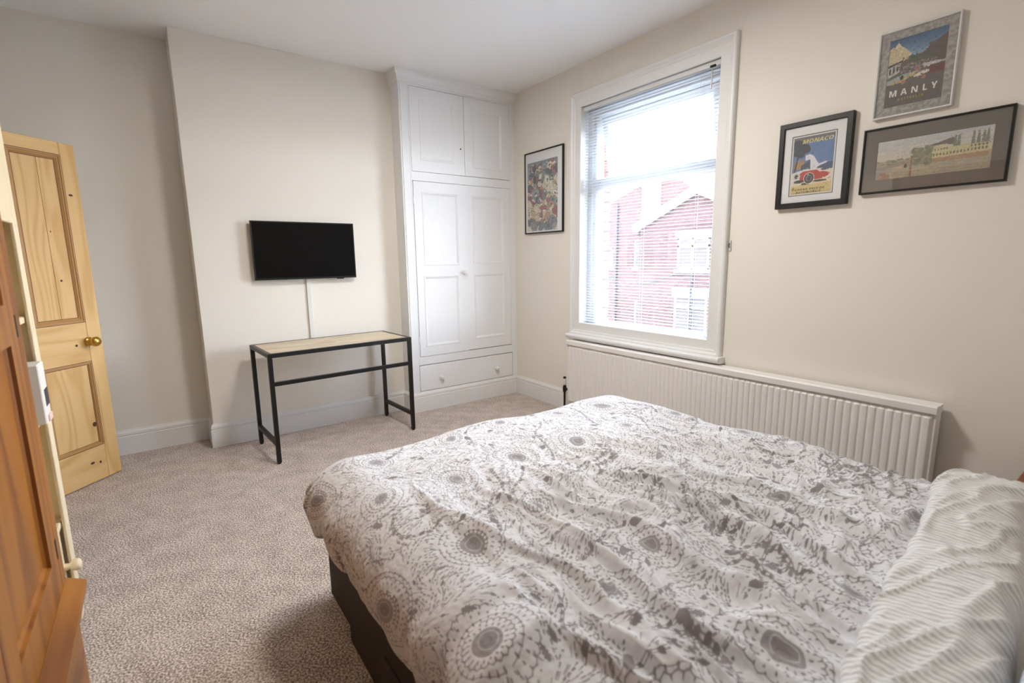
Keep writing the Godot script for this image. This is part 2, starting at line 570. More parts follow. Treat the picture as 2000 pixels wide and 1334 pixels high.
# panel moulding of the door: proud bolection bead with dark recesses
func build_door() -> void:
	var W := 0.765
	var H := 1.89
	var T := 0.036
	var d := Node3D.new()
	d.name = "door_1"
	add_child(d)
	d.set_meta("kind", "structure")
	d.set_meta("label", "stripped pine four-panel door standing open in the left corner")
	# local x runs from the hinge to the free edge, +z is the face seen
	d.position = Vector3(-2.984 - 0.7132 * W + 0.0, 0.005, 0.082 + 0.7009 * W)
	d.rotation_degrees.y = 44.5
	var z0 := -T
	var s := S()
	box(s, Vector3(0, 0, z0), Vector3(0.105, H, 0), 0.003)
	obj("stile", s, M.pine, d)
	s = S()
	box(s, Vector3(W - 0.082, 0, z0), Vector3(W, H, 0), 0.003)
	obj("stile", s, M.pine, d)
	s = S()
	box(s, Vector3(0.345, 0.0, z0 + 0.001), Vector3(0.425, H - 0.01, -0.001), 0.002)
	obj("muntin", s, M.pine, d)
	for a in [[0.0, 0.205], [0.70, 0.925], [1.825, H]]:
		s = S()
		box(s, Vector3(0.105, a[0], z0 + 0.0005), Vector3(W - 0.082, a[1], -0.0005), 0.002)
		obj("rail", s, M.pine_across, d)
	for px in [[0.105, 0.345], [0.425, W - 0.082]]:
		for py in [[0.205, 0.70], [0.925, 1.825]]:
			s = S()
			var tall: bool = py[1] > 1.0
			if tall:
				# a panel of two boards with an open joint
				var xm: float = lerpf(px[0], px[1], 0.56)
				box(s, Vector3(px[0], py[0], -0.024), Vector3(xm - 0.0012, py[1], -0.012))
				box(s, Vector3(xm + 0.0012, py[0], -0.024), Vector3(px[1], py[1], -0.012))
			else:
				box(s, Vector3(px[0], py[0], -0.024), Vector3(px[1], py[1], -0.012))
			var pn := obj("panel", s, M.pine_panel, d)
			s = S()
			if tall:
				frame(s, px[0], py[0], px[1], py[1], [Vector2(0.0, 0.0), Vector2(0.002, 0.003), Vector2(0.008, 0.003), Vector2(0.011, -0.002), Vector2(0.013, -0.002), Vector2(0.017, -0.0005), Vector2(0.024, -0.009), Vector2(0.027, -0.0118)])
			else:
				frame(s, px[0], py[0], px[1], py[1], [Vector2(0.0, 0.0), Vector2(0.002, 0.002), Vector2(0.006, 0.002), Vector2(0.009, -0.003), Vector2(0.013, -0.0025), Vector2(0.018, -0.0118)])
			obj("moulding", s, M.pine_mould, pn)
			s = S()
			frame(s, px[0], py[0], px[1], py[1], [Vector2(0.0245, -0.0105), Vector2(0.0285, -0.0112)] if tall else [Vector2(0.0165, -0.0105), Vector2(0.0195, -0.0112)])
			frame(s, px[0] - 0.002, py[0] - 0.002, px[1] + 0.002, py[1] + 0.002, [Vector2(0.0, 0.0006), Vector2(0.0025, 0.0006)])
			obj("dark_joint", s, M.pine_dark, pn)
	# knots where the photograph shows them
	for a in [[0.71, 1.62, 0.012, 0.006], [0.60, 1.16, 0.006, 0.006], [0.615, 0.80, 0.007, 0.007], [0.655, 0.33, 0.012, 0.014], [0.60, 0.115, 0.012, 0.007], [0.645, 0.105, 0.006, 0.008], [0.585, 1.42, 0.003, 0.005]]:
		s = S()
		var inset: bool = (a[1] > 0.95 and a[1] < 1.8 or a[1] > 0.22 and a[1] < 0.68) and a[0] < 0.68
		var z: float = -0.0115 if inset else 0.0004
		var c := Vector3(a[0], a[1], z + 0.0004)
		for i in 14:
			var t0 := TAU * i / 14.0
			var t1 := TAU * (i + 1) / 14.0
			tri(s, c, c + Vector3(cos(t0) * a[2], sin(t0) * a[3], -0.0003), c + Vector3(cos(t1) * a[2], sin(t1) * a[3], -0.0003))
		obj("knot", s, M.knot, d)
	# brass knob with rose and a lock plate
	s = S(true)
	lathe(s, [Vector2(0.026, 0), Vector2(0.026, 0.004), Vector2(0.018, 0.009), Vector2(0.010, 0.012), Vector2(0.009, 0.026), Vector2(0.020, 0.032), Vector2(0.027, 0.042), Vector2(0.028, 0.052), Vector2(0.022, 0.063), Vector2(0.010, 0.068), Vector2(0, 0.069)], Vector3(W - 0.082, 0.813, 0), Vector3(0, 0, 1), 28)
	obj("door_knob", s, M.brass, d)
	for y in [0.2, 1.62]:
		obj("hinge", boxed(Vector3(-0.004, y, -0.006), Vector3(0.004, y + 0.09, 0.006), 0.001), M.brass, d)

func build_bedside() -> void:
	var t := thing("bedside_table", "reddish wood bedside table glimpsed past the turned-back duvet by the wall", "table", Vector3(-0.30, 0, 3.79))
	obj("tabletop", boxed(Vector3(-0.22, 0.47, -0.25), Vector3(0.22, 0.495, 0.22), 0.006), M.red_wood, t)
	for x in [-0.19, 0.19]:
		for z in [-0.22, 0.19]:
			obj("leg", boxed(Vector3(x - 0.02, 0, z - 0.02), Vector3(x + 0.02, 0.47, z + 0.02), 0.004), M.red_wood, t)
	obj("apron", boxed(Vector3(-0.19, 0.36, -0.215), Vector3(0.19, 0.47, 0.19), 0.003), M.red_wood, t)

# ------------------------------------------------------------------ window, blind, outside
# things on the window wall are built facing +z, x to the right, and turned: local x = world z, local z = -world x
func build_window() -> void:
	var w := struct_root("window_1", "white plastic window with open top-hung fanlight over a fixed pane", Vector3.ZERO, -90)
	var zf := -0.07 # face of the frame
	var prof := [Vector2(0, -0.075), Vector2(0, 0.0), Vector2(0.004, 0.002), Vector2(0.05, 0.002), Vector2(0.054, -0.004), Vector2(0.085, -0.006), Vector2(0.097, -0.018), Vector2(0.099, -0.03), Vector2(0.099, -0.075)]
	var st := S()
	frame(st, 0.975, 0.655, 2.135, 2.365, prof, zf)
	box(st, Vector3(1.06, 1.757, zf - 0.07), Vector3(2.05, 1.83, zf - 0.004), 0.006)
	box(st, Vector3(1.06, 1.775, zf - 0.02), Vector3(2.05, 1.812, zf + 0.002), 0.004)
	obj("window_frame", st, M.upvc, w)
	st = S()
	frame(st, 1.062, 0.742, 2.048, 1.765, [Vector2(0, 0.0), Vector2(0.012, -0.003), Vector2(0.02, -0.014), Vector2(0.02, -0.03)], zf - 0.012)
	obj("glazing_bead", st, M.upvc, w)
	obj("pane", boxed(Vector3(1.06, 0.74, zf - 0.036), Vector3(2.05, 1.762, zf - 0.032)), M.glass, w)
	# the fanlight hangs from its top edge and stands open outwards
	var fan := Node3D.new()
	fan.name = "fanlight"
	w.add_child(fan, true)
	fan.position = Vector3(0, 2.262, zf - 0.035)
	fan.rotation_degrees.x = 11.0
	st = S()
	frame(st, 1.085, -0.43, 2.025, 0.0, [Vector2(0, -0.05), Vector2(0, 0), Vector2(0.004, 0.003), Vector2(0.045, 0.003), Vector2(0.056, -0.008), Vector2(0.06, -0.02), Vector2(0.06, -0.05), Vector2(0.0, -0.05)])
	obj("sash", st, M.upvc, fan)
	obj("pane", boxed(Vector3(1.14, -0.375, -0.028), Vector3(1.97, -0.055, -0.024)), M.glass, fan)
	st = S()
	box(st, Vector3(1.53, -0.425, 0.003), Vector3(1.58, -0.395, 0.012), 0.003)
	box(st, Vector3(1.545, -0.412, 0.012), Vector3(1.56, -0.30, 0.028), 0.004)
	obj("handle", st, M.upvc, fan)
	# architrave, inner lining and sill board
	var tr := struct_root("trim_1", "white moulded architrave and sill round the window", Vector3.ZERO, -90)
	st = S()
	var ap := [Vector2(0, 0), Vector2(0, 0.026), Vector2(0.006, 0.032), Vector2(0.018, 0.033), Vector2(0.026, 0.026), Vector2(0.030, 0.021), Vector2(0.040, 0.020), Vector2(0.046, 0.015), Vector2(0.052, 0.0145), Vector2(0.098, 0.0145), Vector2(0.102, 0.012), Vector2(0.102, 0.0)]
	frame(st, 0.878, 0.645, 2.198, 2.452, ap)
	obj("architrave", st, M.gloss, tr)
	st = S()
	frame(st, 0.975, 0.648, 2.135, 2.365, [Vector2(0.0, 0.012), Vector2(0.006, 0.012), Vector2(0.006, -0.075)])
	obj("lining", st, M.gloss, tr)
	st = S()
	extrude(st, [Vector2(-0.07, -0.038), Vector2(0.052, -0.038), Vector2(0.052, -0.032), Vector2(0.068, -0.028), Vector2(0.075, -0.018), Vector2(0.075, -0.008), Vector2(0.068, 0.0), Vector2(-0.07, 0.0)], Vector3(0.885, 0.656, 0), Vector3(2.215, 0.656, 0), Vector3(0, 0, 1))
	obj("sill_board", st, M.gloss, tr)
	# hook for the blind cord on the architrave edge
	var hk := thing("cord_hook", "small metal cord hook on the wall beside the window", "hook", Vector3(-0.004, 1.31, 2.21), -90)
	st = S(true)
	tube(st, [Vector3(0, 0.012, 0.002), Vector3(0, 0.012, 0.008), Vector3(0, 0.006, 0.012), Vector3(0, -0.006, 0.012), Vector3(0, -0.012, 0.008)], 0.002, 8)
	obj("hook", st, M.dark_metal, hk)
	st = S()
	box(st, Vector3(-0.006, -0.03, 0.0), Vector3(0.006, 0.03, 0.004), 0.001)
	obj("plate", st, M.cord, hk)
	build_blind()

func build_blind() -> void:
	var bl := thing("venetian_blind", "white metal venetian blind lowered over the bedroom window", "blind", Vector3(0, 0, 0), -90)
	var x0 := 0.990
	var x1 := 2.120
	var zc := -0.024
	obj("headrail", boxed(Vector3(x0 - 0.002, 2.320, zc - 0.014), Vector3(x1 + 0.002, 2.348, zc + 0.016), 0.002), M.slat, bl)
	var st := S()
	box(st, Vector3(x1 - 0.10, 2.316, zc + 0.014), Vector3(x1 - 0.065, 2.328, zc + 0.024), 0.002)
	obj("tilter", st, M.dark_metal, bl)
	# one curved slat, shared by all
	st = S(true)
	var n := 5
	for side in [0, 1]:
		for i in n:
			var P: Array[Vector3] = []
			for k in [i, i + 1]:
				var t := float(k) / n * 2.0 - 1.0
				for x in [x0, x1]:
					P.append(Vector3(x, 0.0022 * (1.0 - t * t) - (0.0005 if side else 0.0), t * 0.0125))
			if side == 0:
				quad(st, P[0], P[2], P[3], P[1])
			else:
				quad(st, P[0], P[1], P[3], P[2])
	st.generate_normals()
	var slat := st.commit()
	var y := 0.722
	var tilt := Basis(Vector3(1, 0, 0), deg_to_rad(4.0))
	while y < 2.318:
		put("slat", slat, M.slat, bl, Transform3D(tilt, Vector3(0, y, zc)))
		y += 0.0208
	for i in 5: # spare slats lie stacked on the bottom rail
		put("slat", slat, M.slat, bl, Transform3D(Basis(), Vector3(0, 0.691 + i * 0.0042, zc)))
	obj("bottom_rail", boxed(Vector3(x0, 0.660, zc - 0.013), Vector3(x1, 0.688, zc + 0.013), 0.003), M.slat, bl)
	for x in [x0 + 0.16, (x0 + x1) * 0.5, x1 - 0.16]:
		st = S()
		for z in [-0.0135, 0.0135]:
			box(st, Vector3(x - 0.0007, 0.68, zc + z - 0.0007), Vector3(x + 0.0007, 2.325, zc + z + 0.0007))
		obj("ladder_cord", st, M.cord, bl)
	st = S(true)
	tube(st, [Vector3(x1 - 0.082, 2.31, zc + 0.024), Vector3(x1 - 0.084, 2.2, zc + 0.026)], 0.004, 8)
	obj("tilt_wand", st, M.chrome, bl)
	st = S(true)
	tube(st, [Vector3(x1 - 0.03, 2.31, zc + 0.02), Vector3(x1 - 0.03, 1.31, zc + 0.03)], 0.0012, 6)
	obj("pull_cord", st, M.cord, bl)
	for x in [1.045, 1.56]:
		obj("end_clip", boxed(Vector3(x, 0.664, zc + 0.013), Vector3(x + 0.014, 0.672, zc + 0.017), 0.001), M.dark_metal, bl)

# a brick face in the y-z plane at x, facing -x, within the polygon (z, y), leaving out the holes (Rect2 in z, y)
func brickwork(parent: Node3D, x: float, poly: PackedVector2Array, holes: Array, sd: int) -> void:
	var r := RandomNumberGenerator.new()
	r.seed = sd
	var lo := Vector2(1e9, 1e9)
	var hi := -lo
	for p in poly:
		lo = lo.min(p)
		hi = hi.max(p)
	var st := S()
	var row := 0
	var y := lo.y
	while y < hi.y:
		var z := lo.x - (0.1125 if row % 2 else 0.0)
		while z < hi.x:
			var c := Vector2(z + 0.107, y + 0.033)
			var ok := Geometry2D.is_point_in_polygon(c, poly)
			for h in holes:
				if h.grow(0.01).has_point(c):
					ok = false
			if ok:
				st.set_color(Color(0.115, 0.052, 0.042).lerp(Color(0.085, 0.036, 0.029), r.randf()))
				box(st, Vector3(x - 0.008, y, z), Vector3(x + 0.02, y + 0.065, z + 0.215))
			z += 0.225
		y += 0.075
		row += 1
	var o := obj("brickwork", st, M.brick, parent)
	o.set_meta("kind", "stuff")

func far_window(parent: Node3D, x: float, z0: float, y0: float, z1: float, y1: float, bars: Array, top: float) -> void:
	var f := S()
	box(f, Vector3(x - 0.03, y0, z0), Vector3(x + 0.08, y0 + 0.07, z1))
	box(f, Vector3(x - 0.03, y1 - 0.07, z0), Vector3(x + 0.08, y1, z1))
	for b in [z0, z1 - 0.07]:
		box(f, Vector3(x - 0.03, y0, b), Vector3(x + 0.08, y1, b + 0.07))
	for b in bars:
		box(f, Vector3(x - 0.03, y0, b - 0.05), Vector3(x + 0.08, y1, b + 0.05))
	if top > 0.0:
		box(f, Vector3(x - 0.03, y1 - top - 0.05, z0), Vector3(x + 0.08, y1 - top + 0.05, z1))
	var w := obj("window", f, M.render, parent)
	obj("pane", boxed(Vector3(x + 0.03, y0 + 0.02, z0 + 0.02), Vector3(x + 0.04, y1 - 0.02, z1 - 0.02)), M.dark_glass, w)
	obj("sill", boxed(Vector3(x - 0.10, y0 - 0.14, z0 - 0.1), Vector3(x + 0.05, y0, z1 + 0.1)), M.render, w)
	obj("curtain", boxed(Vector3(x + 0.06, y0 + 0.02, lerpf(z0, z1, 0.45)), Vector3(x + 0.07, y1 - 0.35, z1 - 0.05)), M.net_curtain, w)

func build_outside() -> void:
	var g := obj("ground", boxed(Vector3(0.3, -3.4, -60), Vector3(60, -3.2, 30)), M.street, self)
	g.set_meta("kind", "structure")
	g.set_meta("label", "grey street far below the window")
	var h := thing("brick_house", "red brick house with white gable boards seen through the window blind", "house", Vector3(15, -3.2, -8))
	h.position = Vector3.ZERO
	# the front wing: its gable faces the window
	var x := 15.0
	var L := -10.90
	var R := -5.2
	var apex := Vector2(-8.05, 3.70)
	var poly := PackedVector2Array([Vector2(L, -3.2), Vector2(R, -3.2), Vector2(R, 2.42), apex, Vector2(L, 2.42)])
	var st := S()
	extrude(st, Array(poly), Vector3(x + 0.012, 0, 0), Vector3(x + 2.49, 0, 0), Vector3(0, 0, 1))
	obj("front_wall", st, M.mortar, h)
	var up_w := Rect2(-8.84, 0.74, 1.42, 1.25)
	var low_w := Rect2(-8.9, -2.3, 1.5, 1.95)
	pass
	brickwork(h, x, poly, [up_w, low_w, Rect2(-8.95, 1.99, 1.7, 0.30), Rect2(-9.0, -0.35, 1.75, 0.32)], 51)
	far_window(h, x, -8.84, 0.74, -7.42, 1.99, [-8.16], 0.32)
	far_window(h, x, -8.9, -2.3, -7.4, -0.35, [-8.16], 0.45)
	obj("lintel", boxed(Vector3(x - 0.03, 1.99, -8.98), Vector3(x + 0.05, 2.29, -7.28)), M.render, h)
	obj("lintel", boxed(Vector3(x - 0.03, -0.35, -9.02), Vector3(x + 0.05, -0.03, -7.26)), M.render, h)
	st = S()
	st.set_color(Color(0.10, 0.045, 0.04))
	box(st, Vector3(x - 0.035, 2.50, L + 0.5), Vector3(x + 0.02, 2.58, R - 0.4))
	box(st, Vector3(x - 0.025, 2.36, L + 0.3), Vector3(x + 0.02, 2.40, R - 0.3))
	obj("string_course", st, M.brick, h)
	for s in [-1.0, 1.0]:
		st = S()
		var e := Vector2(-8.05 + s * 3.0, 2.36)
		var n := Vector2(-(apex - e).y, (apex - e).x).normalized() * 0.30
		if n.y < 0.0:
			n = -n
		var p := [e, apex, apex + Vector2(0, n.length() * 1.1), e + n]
		extrude(st, p, Vector3(x - 0.18, 0, 0), Vector3(x + 2.45, 0, 0), Vector3(0, 0, 1))
		obj("bargeboard", st, M.render, h)
	obj("rainwater_hopper", boxed(Vector3(x - 0.12, 2.22, L + 0.0), Vector3(x - 0.02, 2.34, L + 0.10), 0.02), M.pipe, h)
	st = S(true)
	tube(st, [Vector3(x - 0.06, -3.2, -8.12), Vector3(x - 0.06, 0.62, -8.12)], 0.045, 8)
	obj("downpipe", st, M.pipe, h)
	# a cable slung across the gable
	st = S(true)
	tube(st, [Vector3(x - 0.05, 0.05, -10.85), Vector3(x - 0.05, 0.14, -10.2), Vector3(x - 0.05, 0.30, -9.6), Vector3(x - 0.05, 0.52, -8.95)], 0.018, 6)
	obj("cable", st, M.pipe, h)
	# the range behind, with its own gable and a white flue
	x = 17.5
	var apex2 := Vector2(-11.05, 5.05)
	poly = PackedVector2Array([Vector2(-15.6, -3.2), Vector2(-6.5, -3.2), Vector2(-6.5, 2.55), apex2, Vector2(-15.6, 2.55)])
	# slopes measured from the photograph: left eave near z -14.4 at 4.05
	poly = PackedVector2Array([Vector2(-15.2, -3.2), Vector2(-7.3, -3.2), Vector2(-7.3, 3.5), Vector2(-10.2, 4.45), apex2 + Vector2(-0.6, 0.15), Vector2(-15.2, 4.02)])
	var h2 := h
	st = S()
	extrude(st, Array(poly), Vector3(x + 0.012, 0, 0), Vector3(x + 6.0, 0, 0), Vector3(0, 0, 1))
	obj("wall", st, M.mortar, h2)
	brickwork(h2, x, poly, [Rect2(-13.2, 0.70, 0.95, 1.42), Rect2(-15.1, 0.78, 0.42, 0.95), Rect2(-13.1, -3.1, 0.7, 2.2)], 52)
	far_window(h2, x, -13.2, 0.70, -12.25, 2.12, [], 0.5)
	far_window(h2, x, -15.1, 0.78, -14.68, 1.73, [], 0.0)
	far_window(h2, x, -13.1, -3.1, -12.4, -0.95, [-12.75], 0.0)
	obj("white_flue", boxed(Vector3(x - 0.35, 3.0, -12.55), Vector3(x + 0.5, 6.2, -11.72)), M.render, h2)
	st = S()
	st.set_color(Color(0.10, 0.045, 0.04))
	box(st, Vector3(x - 0.03, 2.62, -15.2), Vector3(x + 0.02, 2.72, -10.4))
	box(st, Vector3(x - 0.03, 2.36, -15.2), Vector3(x + 0.02, 2.42, -10.4))
	obj("string_course", st, M.brick, h2)
	st = S(true)
	tube(st, [Vector3(x - 0.07, -3.2, -14.37), Vector3(x - 0.07, 4.0, -14.37)], 0.06, 8)
	tube(st, [Vector3(x - 0.07, 0.22, -14.9), Vector3(x - 0.07, 0.18, -14.37)], 0.04, 8)
	obj("downpipe", st, M.pipe, h2)

# ------------------------------------------------------------------ fitted cupboard
func build_cupboard() -> void:
	var c := thing("fitted_cupboard", "tall white painted fitted cupboard with panelled doors, in the corner beside the window wall", "cupboard", Vector3.ZERO)
	var F := 0.13
	var X0 := -1.075
	# face frame: rails and stiles, leaving real gaps round the doors
	var openings := [[-0.990, 1.932, -0.055, 2.556], [-0.990, 0.461, -0.055, 1.864], [-1.001, 0.166, -0.047, 0.391]]
	var st := S()
	box(st, Vector3(X0, 0.0, 0.10), Vector3(-1.001, CEIL, F), 0.003)
	box(st, Vector3(-0.047, 0.0, 0.10), Vector3(0.0, CEIL, F))
	for a in [[0.0, 0.166], [0.391, 0.461], [1.864, 1.932], [2.556, CEIL]]:
		box(st, Vector3(-1.001, a[0], 0.10), Vector3(-0.047, a[1], F - 0.0003))
	for a in [[0.461, 1.864], [1.932, 2.556]]:
		box(st, Vector3(-1.001, a[0], 0.10), Vector3(-0.990, a[1], F - 0.0003))
		box(st, Vector3(-0.055, a[0], 0.10), Vector3(-0.047, a[1], F - 0.0003))
	obj("face_frame", st, M.cupboard, c)
	obj("side_panel", boxed(Vector3(X0, 0, -0.018), Vector3(X0 + 0.018, CEIL, 0.10)), M.cupboard, c)
	obj("backing", boxed(Vector3(X0 + 0.02, 0.02, 0.05), Vector3(-0.01, CEIL - 0.01, 0.095)), M.gap, c)
	# corner bead on the outer edge, cornice, skirting
	st = S(true)
	tube(st, [Vector3(X0 + 0.016, 0.17, F), Vector3(X0 + 0.016, 2.56, F)], 0.005, 8)
	obj("corner_bead", st, M.cupboard, c)
	var cor := [Vector2(0, 0), Vector2(0.006, 0), Vector2(0.012, 0.012), Vector2(0.014, 0.03), Vector2(0.026, 0.052), Vector2(0.032, 0.058), Vector2(0.034, 0.085), Vector2(0, 0.085)]
	st = S()
	extrude(st, cor, Vector3(X0, CEIL - 0.085, F), Vector3(0, CEIL - 0.085, F), Vector3(0, 0, 1), Vector3.UP, 1, 0)
	extrude(st, cor, Vector3(X0, CEIL - 0.085, -0.018), Vector3(X0, CEIL - 0.085, F), Vector3(-1, 0, 0), Vector3.UP, 0, 1)
	obj("cornice", st, M.cupboard, c)
	st = S()
	extrude(st, SKIRT, Vector3(X0, 0, F), Vector3(-0.018, 0, F), Vector3(0, 0, 1), Vector3.UP, 1, 0)
	extrude(st, SKIRT, Vector3(X0, 0, 0.0), Vector3(X0, 0, F), Vector3(-1, 0, 0), Vector3.UP, 0, 1)
	obj("skirting", st, M.gloss, c)
	# doors: [x0, y0, x1, y1, panels]
	var doors := [
		[-0.988, 1.935, -0.5135, 2.553, [[-0.912, 2.018, -0.606, 2.470]], true],
		[-0.510, 1.936, -0.0575, 2.554, [[-0.440, 2.004, -0.130, 2.480]], false],
		[-0.987, 0.464, -0.5235, 1.860, [[-0.918, 1.205, -0.589, 1.784], [-0.930, 0.541, -0.601, 1.124]], true],
		[-0.5225, 0.467, -0.0575, 1.861, [[-0.452, 1.212, -0.125, 1.782], [-0.454, 0.556, -0.125, 1.129]], false]]
	for i in doors.size():
		var a: Array = doors[i]
		var d := S()
		var z := F + (0.004 if i == 2 else 0.0)
		box_with_panels(d, a[0], a[1], a[2], a[3], a[4], 0.104, z)
		var o := obj("door", d, M.cupboard, c)
		for p in a[4]:
			d = S()
			frame(d, p[0], p[1], p[2], p[3], [Vector2(0, 0), Vector2(0.002, 0.002), Vector2(0.007, 0.003), Vector2(0.012, 0.001), Vector2(0.015, 0.0), Vector2(0.023, -0.005), Vector2(0.026, -0.006)], z)
			rect(d, p[0] + 0.026, p[1] + 0.026, p[2] - 0.026, p[3] - 0.026, z - 0.006)
			obj("panel", d, M.cupboard, o)
		var hx: float = a[0] - 0.003 if a[5] else a[2] + 0.003
		for y in [a[1] + 0.14, a[3] - 0.14]:
			d = S(true)
			tube(d, [Vector3(hx, y - 0.03, F + 0.001), Vector3(hx, y + 0.03, F + 0.001)], 0.0035, 8)
			obj("hinge", d, M.cupboard, o)
		d = S(true)
		if i == 2:
			knob(d, Vector3(-0.555, 1.142, z), 0.019)
			obj("knob", d, M.gloss, o)
		if i == 0:
			lathe(d, [Vector2(0.006, 0.0004), Vector2(0.005, 0.002), Vector2(0.002, 0.001), Vector2(0, 0.001)], Vector3(-0.548, 2.143, z), Vector3(0, 0, 1), 12)
			obj("keyhole", d, M.gap, o)
	st = S()
	box(st, Vector3(-0.998, 0.169, 0.104), Vector3(-0.050, 0.3845, F + 0.001), 0.004)
	var dr := obj("drawer", st, M.cupboard, c)
	for x in [-0.805, -0.240]:
		st = S(true)
		knob(st, Vector3(x, 0.266, F), 0.019)
		obj("knob", st, M.gloss, dr)

func knob(st: SurfaceTool, at: Vector3, r: float, dir := Vector3(0, 0, 1)) -> void:
	lathe(st, [Vector2(r * 0.6, 0), Vector2(r * 0.55, r * 0.3), Vector2(r * 0.45, r * 0.7), Vector2(r * 0.8, r * 1.1), Vector2(r, r * 1.5), Vector2(r * 0.92, r * 1.9), Vector2(r * 0.6, r * 2.15), Vector2(0, r * 2.25)], at, dir, 20)

# a door leaf from z0 to z with openings left for its panels
func box_with_panels(st: SurfaceTool, x0: float, y0: float, x1: float, y1: float, panels: Array, z0: float, z: float) -> void:
	var pl: float = panels[0][0]
	var pr: float = panels[0][2]
	for p in panels:
		pl = minf(pl, p[0])
		pr = maxf(pr, p[2])
	box(st, Vector3(x0, y0, z0), Vector3(pl, y1, z), 0.0)
	box(st, Vector3(pr, y0, z0), Vector3(x1, y1, z), 0.0)
	var ys := [y0]
	var sorted := panels.duplicate()
	sorted.sort_custom(func(a, b): return a[1] < b[1])
	for p in sorted:
		box(st, Vector3(pl, ys[-1], z0), Vector3(pr, p[1], z), 0.0)
		if p[0] > pl:
			box(st, Vector3(pl, p[1], z0), Vector3(p[0], p[3], z), 0.0)
		if p[2] < pr:
			box(st, Vector3(p[2], p[1], z0), Vector3(pr, p[3], z), 0.0)
		ys.append(p[3])
	box(st, Vector3(pl, ys[-1], z0), Vector3(pr, y1, z), 0.0)

# ------------------------------------------------------------------ bookcase and wardrobe on the left wall (facing +x)
# local x = -world z, local z = +world x
func build_bookcase() -> void:
	var X := -3.0575
	var b := thing("bookcase", "cream painted bookcase squeezed between the orange wardrobe and the open door", "bookcase", Vector3(X, 0, 0), 90)
	var x0 := -2.03 # nearer the camera
	var x1 := -1.56
	var D := -0.30
	var Hh := 1.97
	obj("side_panel", boxed(Vector3(x0, 0, D), Vector3(x0 + 0.02, Hh, -0.001), 0.001), M.cream, b)
	obj("side_panel", boxed(Vector3(x1 - 0.02, 0, D), Vector3(x1, Hh, -0.001), 0.001), M.cream, b)
	obj("back_panel", boxed(Vector3(x0, 0, D), Vector3(x1, Hh, D + 0.01)), M.cream, b)
	for y in [0.36, 0.735, 1.068]:
		obj("shelf", boxed(Vector3(x0 + 0.02, y, D + 0.01), Vector3(x1 - 0.02, y + 0.02, -0.004), 0.002), M.cream, b)
	var st := S()
	box(st, Vector3(x1 - 0.062, 0, -0.001), Vector3(x1, Hh, 0.010), 0.003)
	box(st, Vector3(x0, 0, -0.001), Vector3(x0 + 0.062, Hh, 0.010), 0.003)
	box(st, Vector3(x0 + 0.062, 1.378, -0.001), Vector3(x1 - 0.062, Hh, 0.0095), 0.002)
	obj("face_frame", st, M.cream, b)
	obj("top", boxed(Vector3(x0, Hh, D), Vector3(x1, Hh + 0.022, 0.010), 0.003), M.cream, b)
	var dr := obj("drawer", boxed(Vector3(x0 + 0.064, 0.08, -0.03), Vector3(x1 - 0.064, 0.35, -0.010), 0.003), M.cream, b)
	st = S(true)
	knob(st, Vector3(x1 - 0.085, 0.225, -0.010), 0.021)
	obj("knob", st, M.cream, dr)
	# what stands on its shelves
	var t := thing("photo_box", "white box with a dark grey square on its front, standing on the bookcase shelf", "box", Vector3(X, 0.755, 1.70), 90)
	obj("carton", boxed(Vector3(-0.035, 0.0, -0.15), Vector3(0.060, 0.19, 0.024), 0.003), M.card, t)
	obj("printed_square", boxed(Vector3(0.0, 0.05, 0.0235), Vector3(0.056, 0.105, 0.0248), 0.0), M.card_print, t)
	obj("folded_flap", boxed(Vector3(0.0, -0.0, 0.023), Vector3(0.055, 0.022, 0.028), 0.002), M.card_pink, t)
	t = thing("shelf_jar", "small pale jar standing on the bookcase shelf", "jar", Vector3(X - 0.06, 0.755, 1.80))
	st = S(true)
	lathe(st, [Vector2(0, 0), Vector2(0.03, 0), Vector2(0.032, 0.01), Vector2(0.032, 0.20), Vector2(0.028, 0.22), Vector2(0.022, 0.225)], Vector3.ZERO, Vector3.UP, 20)
	obj("jar", st, M.jar, t)
	st = S(true)
	lathe(st, [Vector2(0.024, 0.222), Vector2(0.024, 0.25), Vector2(0.02, 0.255), Vector2(0, 0.255)], Vector3.ZERO, Vector3.UP, 20)
	obj("lid", st, M.card_pink, t)

